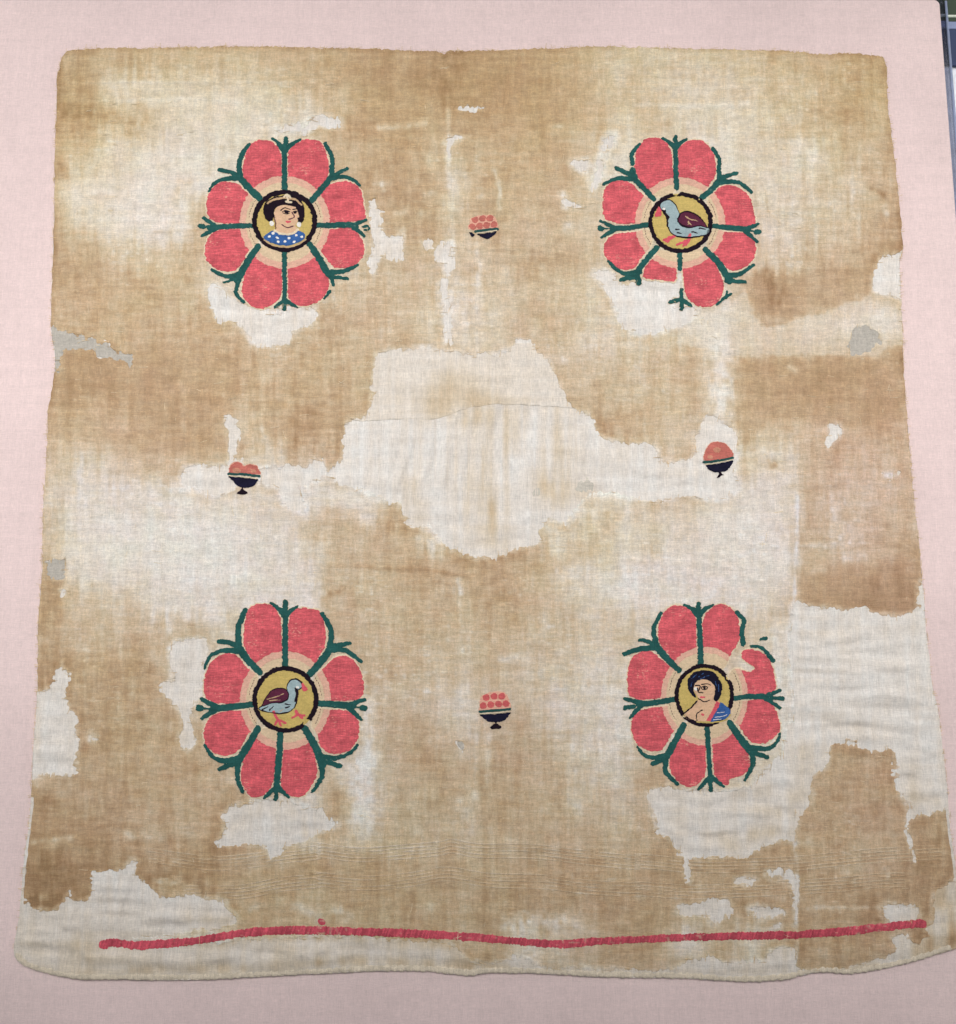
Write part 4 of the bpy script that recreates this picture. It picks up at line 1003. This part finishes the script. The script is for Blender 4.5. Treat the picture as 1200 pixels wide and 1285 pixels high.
# ------------------------------------------------------------------ bowls of fruit
def bowl(org, fruits, fr, fmat, halo, rim, line, bodies, foot, label, extras=()):
    s = 1200 / 70.0; t = T(org[0], org[1], s)
    pts = t(halo)
    root, _ = field_mesh('fruit_bowl', lambda x, y: sd_poly(x, y, smooth(pts, True, 4)) + jag(x, y, 0.5), bbox_of(pts), 0.6, Z_WOOL, M['halo'], textile, None, 0.0004)
    root['label'] = label
    z = Z_WOOL + 0.0002
    for f in fruits:
        if isinstance(f, list): poly_part('fruit', t(f), fmat, root, z, 0.4, True, 0.4)
        else: stroke_part('fruit', [(t([(f[0] - 4, f[1]), (f[0] + 4, f[1])]), fr / s, fr / s)], fmat, root, z, 0.4, 0.3)
    for c, r, m in extras: stroke_part('worn_spot', [(t([(c[0] - 20, c[1]), (c[0] + 20, c[1])]), r / s, r / s)], M[m], root, z + 0.0002, 0.4, 0.6)
    stroke_part('rim', [(t(rim), 27 / s, 27 / s)], M['rim'], root, z + 0.0002, 0.4, 0.2)
    stroke_part('rim_line', [(t(line), 11 / s, 11 / s)], M['cream'], root, z + 0.0003, 0.35, 0.15)
    for b in bodies: poly_part('bowl', t(b), M['bowl'], root, z + 0.0001, 0.4, True, 0.4)
    for b in foot: poly_part('foot', t(b), M['black'], root, z + 0.0001, 0.4, True, 0.3)
bowl((570,250), [(450,440),(610,415),(770,412),(395,590),(545,570),(700,555),(860,545)], 68, M['fruit_old'],
     [(310,650),(330,540),(370,400),(600,340),(840,360),(930,500),(930,620),(600,650)], [(455,690),(700,660),(930,642)], [(490,728),(700,702),(910,675)],
     [[(500,748),(700,722),(905,690),(830,800),(750,850),(680,850),(590,800)], [(325,710),(430,740),(430,790),(390,812),(350,765)]], [], 'worn bowl of fruit motif with its foot lost, between the woman and the bird')
bowl((270,560), [[(310,540),(335,430),(450,348),(560,368),(625,425),(750,390),(880,420),(940,500),(940,600),(600,585),(310,570)]], 60, M['fruit_old'],
     [(290,560),(330,400),(450,330),(560,350),(625,405),(750,375),(890,400),(955,500),(950,620),(600,610),(295,590)], [(292,598),(600,604),(950,645)], [(310,640),(600,660),(900,694)],
     [[(300,662),(600,680),(890,712),(935,710),(850,830),(750,880),(600,892),(470,850),(390,750)]], [[(575,880),(615,880),(610,920),(690,990),(680,1025),(590,1045),(480,1025),(485,995),(580,920)]], 'footed bowl of fruit motif with a heart shaped red heap', [((460,525),62,'fruit_tan'),((820,530),42,'fruit_tan')])
bowl((865,540), [[(325,650),(340,480),(400,340),(480,272),(650,252),(780,300),(880,400),(930,480),(925,570),(600,640)]], 60, M['fruit_old'],
     [(310,660),(325,480),(390,330),(470,260),(650,240),(790,290),(895,400),(945,490),(935,590),(600,660)], [(315,692),(600,662),(935,597)], [(340,735),(600,704),(930,634)],
     [[(370,745),(620,722),(935,655),(900,750),(840,840),(740,890),(560,910),(480,880),(400,830)]], [[(645,890),(685,890),(690,925),(745,965),(690,975),(640,1010),(585,1030),(630,950)]], 'footed bowl of fruit motif with a domed red heap on white lining', [((600,420),55,'fruit_tan'),((450,580),36,'fruit_tan')])
bowl((585,855), [(435,345),(605,325),(770,325),(365,522),(528,505),(700,490),(858,480)], 72, M['fruit'],
     [(285,560),(290,440),(350,300),(600,225),(850,255),(940,440),(940,570),(600,630),(295,640)], [(295,652),(600,630),(945,598)], [(310,695),(600,682),(940,648)],
     [[(305,712),(600,710),(942,672),(935,720),(850,820),(720,872),(600,882),(460,868),(380,790)]], [[(610,870),(660,870),(650,905),(690,925),(755,978),(725,1020),(640,1028),(555,1025),(512,990),(590,920),(620,905)]], 'intact footed bowl of fruit motif with seven round red fruits')

# ------------------------------------------------------------------ woven bands
def ribbed_band(name, pts, r, pitch, mat, z, hz=1.0):
    P = smooth(pts, False, 6)
    seg = np.hypot(*(P[1:] - P[:-1]).T); cum = np.concatenate([[0], np.cumsum(seg)])
    s = np.arange(0, cum[-1], pitch / 4.0)
    x = np.interp(s, cum, P[:, 0]); y = np.interp(s, cum, P[:, 1])
    dx = np.gradient(x); dy = np.gradient(y); L = np.hypot(dx, dy); nx, ny = -dy / L, dx / L
    h = cloth_height(x, y)
    K = 7; V = []; Fc = []
    for i in range(len(s)):
        rib = 0.70 + 0.30 * abs(math.sin(math.pi * s[i] / pitch)) + 0.17 * random.uniform(-1, 1)
        rr = r * rib * (1 + 0.12 * float(vnoise(x[i], y[i], 25, 25, 97)))
        for k in range(K):
            a = math.pi * k / (K - 1)
            lean = 0.5 * math.sin(a) * pitch
            wx, wy = to_world(x[i] + nx[i] * rr * math.cos(a) + dx[i] / L[i] * lean * 0.6, y[i] + ny[i] * rr * math.cos(a) + dy[i] / L[i] * lean * 0.6, z)
            V.append((float(wx), float(wy), z + h[i] + 0.001 * hz * rib ** 2 * math.sin(a)))
    for i in range(len(s) - 1):
        for k in range(K - 1):
            Fc.append((i * K + k, i * K + k + 1, (i + 1) * K + k + 1, (i + 1) * K + k))
    o = plain_mesh(name, V, Fc, mat, textile, True)
    return o
band_pts = tG([(385,988),(420,981),(500,990),(600,985),(750,970),(900,945),(1050,935),(1195,935)]) + tH([(200,940),(400,948),(600,962),(800,980),(920,985),(1050,975),(1195,968)]) + tI([(200,960),(400,955),(600,950),(750,940),(900,925),(1000,912),(1068,908)])
BP = smooth(band_pts, False, 5)
def band_color(x, y):
    c = lin((201, 86, 100)) * ALB
    v = 1 + 0.22 * comb(x + 0.35 * y, 1.9, _c2) + 0.14 * vnoise(x, y, 30, 30, 151) + 0.10 * vnoise(x, y, 2, 2, 152)
    f = np.clip(vnoise(x, y, 4, 3, 153) + 0.5 * vnoise(x, y, 40, 40, 154) - 0.75, 0, 0.4)[:, None]
    return np.clip(v[:, None] * c * (1 - f) + f * LSTOPS[4], 0.01, 0.9)
def band_field(x, y):
    v = sd_line(x, y, BP, 5.0)
    for kx_, ky_, kr in (BP[0].tolist() + [6.6], BP[-1].tolist() + [6.6]):
        v = np.maximum(v, kr - np.hypot(x - kx_ - 2 * np.sign(600 - kx_), (y - ky_) * 1.1))
    return v + 0.8 * comb(x, 1.8, _c1) + 0.7 * vnoise(x, y, 7, 7, 155) + 0.6 * vnoise(x, y, 28, 28, 156)
M['band'] = woven('band_wool', None, warp=0.16, weft=0.10, mottle=0.12, bump=0.7)
band, _ = field_mesh('red_band', band_field, bbox_of(BP, m=9), 0.9, Z_LINEN + 0.0001, M['band'], textile, band_color, 0.0004, weave=0,
                     prof=lambda x, y: 0.00045 * np.sqrt(np.clip(band_field(x, y), 0, 5) / 5) * (1 + 0.5 * comb(x, 1.8, _c1)))
(kx0, ky0), = tH([(10,903)])
field_mesh('thread_knot', lambda x, y: 4.6 - np.hypot(x - kx0, (y - ky0) * 1.15) + 0.8 * vnoise(x, y, 3, 3, 157), (kx0 - 7, ky0 - 7, kx0 + 7, ky0 + 7), 0.7, Z_LINEN + 0.0002, M['band'], band, band_color, 0.0004)

# two self bands: groups of raised wefts across the linen
sb1 = tG([(560,650),(700,672),(800,682),(900,677),(1050,657),(1195,640)]) + tH([(0,632),(150,650),(300,640),(450,627),(500,617),(600,635),(800,637),(1000,660),(1195,680)]) + tI([(0,672),(200,690),(400,690),(590,682),(700,672),(900,652),(1140,640)])
sb2 = tG([(700,792),(900,790),(1050,762),(1195,747)]) + tH([(0,742),(180,757),(350,742),(480,722),(640,745),(850,752),(1000,770),(1195,782)]) + tI([(0,777),(200,790),(400,782),(590,772),(750,762),(900,747),(1000,742)])
M['weft'] = woven('raised_weft', None, mottle=0.12)
for sb in (sb1, sb2):
    P = smooth(sb, False, 5)
    for k in range(5):
        off = (k - 2) * 4.3
        Q = P + np.array([0, off])
        rr = 0.75
        def f(x, y): return sd_line(x, y, Q, rr) + 0.45 * vnoise(x, y, 22, 3, 98) - 0.1
        def keep(x, y): return np.minimum(f(x, y), linen_field(x, y) - 0.8)
        bb = bbox_of(Q, m=2)
        # evaluate in two halves to keep the grids small
        field_mesh('raised_weft', keep, bb, 0.9, Z_LINEN + 0.00028, M['weft'], textile, lambda x, y: tone_color(linen_tone(x, y) - 0.9), 0.0006, weave=0)

# rolled hem along the lower edge
hem_pts = [(1196,1190),(1168,1199),(1135,1209),(1101,1216),(1068,1221),(1034,1219),(1001,1224),(987,1228),(934,1231),(884,1228),(833,1226),(800,1226),(735,1224),(684,1221),(614,1220),(587,1223),(534,1218),(467,1218),(400,1221),(301,1226),(234,1229),(150,1228),(100,1228),(60,1221),(32,1211),(20,1200)]
M['hem'] = woven('hem_linen', (217,204,183), warp=0.14, weft=0.1, mottle=0.14)
hem = ribbed_band('rolled_hem', [(a, b - 2) for a, b in hem_pts], 4.2, 9.0, M['hem'], Z_LINING - 0.0003, 1.3)

# loose and frayed threads
def threads(name, edges, n, lmin, lmax, mat, zoff, seed, hshare=0.5):
    rs = random.Random(seed); V = []; Fc = []
    E = [e for e in edges if -5 < e[0] < 1205]
    for _ in range(n):
        e = rs.choice(E); x = (e[0] + e[2]) / 2; y = (e[1] + e[3]) / 2
        horiz = rs.random() < hshare
        a = (0 if horiz else math.pi / 2) + rs.choice((0, math.pi)) + rs.gauss(0, 0.16)
        L = rs.uniform(lmin, lmax); curl = rs.gauss(0, 0.3); w = rs.uniform(0.16, 0.30)
        x -= math.cos(a) * L * 0.5; y -= math.sin(a) * L * 0.5
        base = len(V); seg = 4
        for k in range(seg + 1):
            h = float(cloth_height(np.array([x]), np.array([y]))[0]) if k in (0, seg) else h
            nx_, ny_ = -math.sin(a), math.cos(a)
            zz = zoff + h + 0.0004 * math.sin(math.pi * k / seg)
            for q, dz in ((-w, 0), (0, 0.0003), (w, 0)):
                wx, wy = to_world(x + nx_ * q, y + ny_ * q, zz)
                V.append((float(wx), float(wy), zz + dz))
            x += math.cos(a) * L / seg; y += math.sin(a) * L / seg; a += curl / seg
        for k in range(seg):
            b = base + 3 * k
            Fc += [(b, b + 1, b + 4, b + 3), (b + 1, b + 2, b + 5, b + 4)]
    o = plain_mesh(name, V, Fc, mat, textile, True)
    o['kind'] = 'stuff'
threads('frayed_threads', edge_b, 600, 4, 12, M['thread'], Z_LINEN + 0.0003, 5)

rsx = random.Random(12); spots = []
while len(spots) < 1100:
    q, r_ = rsx.uniform(70, 1190), rsx.uniform(75, 1210)
    A, B = np.array([q]), np.array([r_])
    if out_field(A, B)[0] > 12 and hole_field(A, B)[0] < -2 and vnoise(A, B, 70, 50, 130)[0] > -0.1: spots.append((q, r_, q, r_))
clear = [e for e in spots if all(math.hypot(e[0] - a, e[1] - b) > 112 for a, b in ((357, 280), (853, 278), (354, 880), (884, 875)))]
M['pale_thread'] = woven('pale_thread', (226,210,180), mottle=0.15)
threads('surface_threads', clear, 420, 3, 12, M['pale_thread'], Z_LINEN + 0.00012, 9, 0.72)

threads('edge_fringe', [e for e in edge_l if e[1] < 1190], 700, 2.5, 7, M['thread'], Z_LINING + 0.0002, 15)
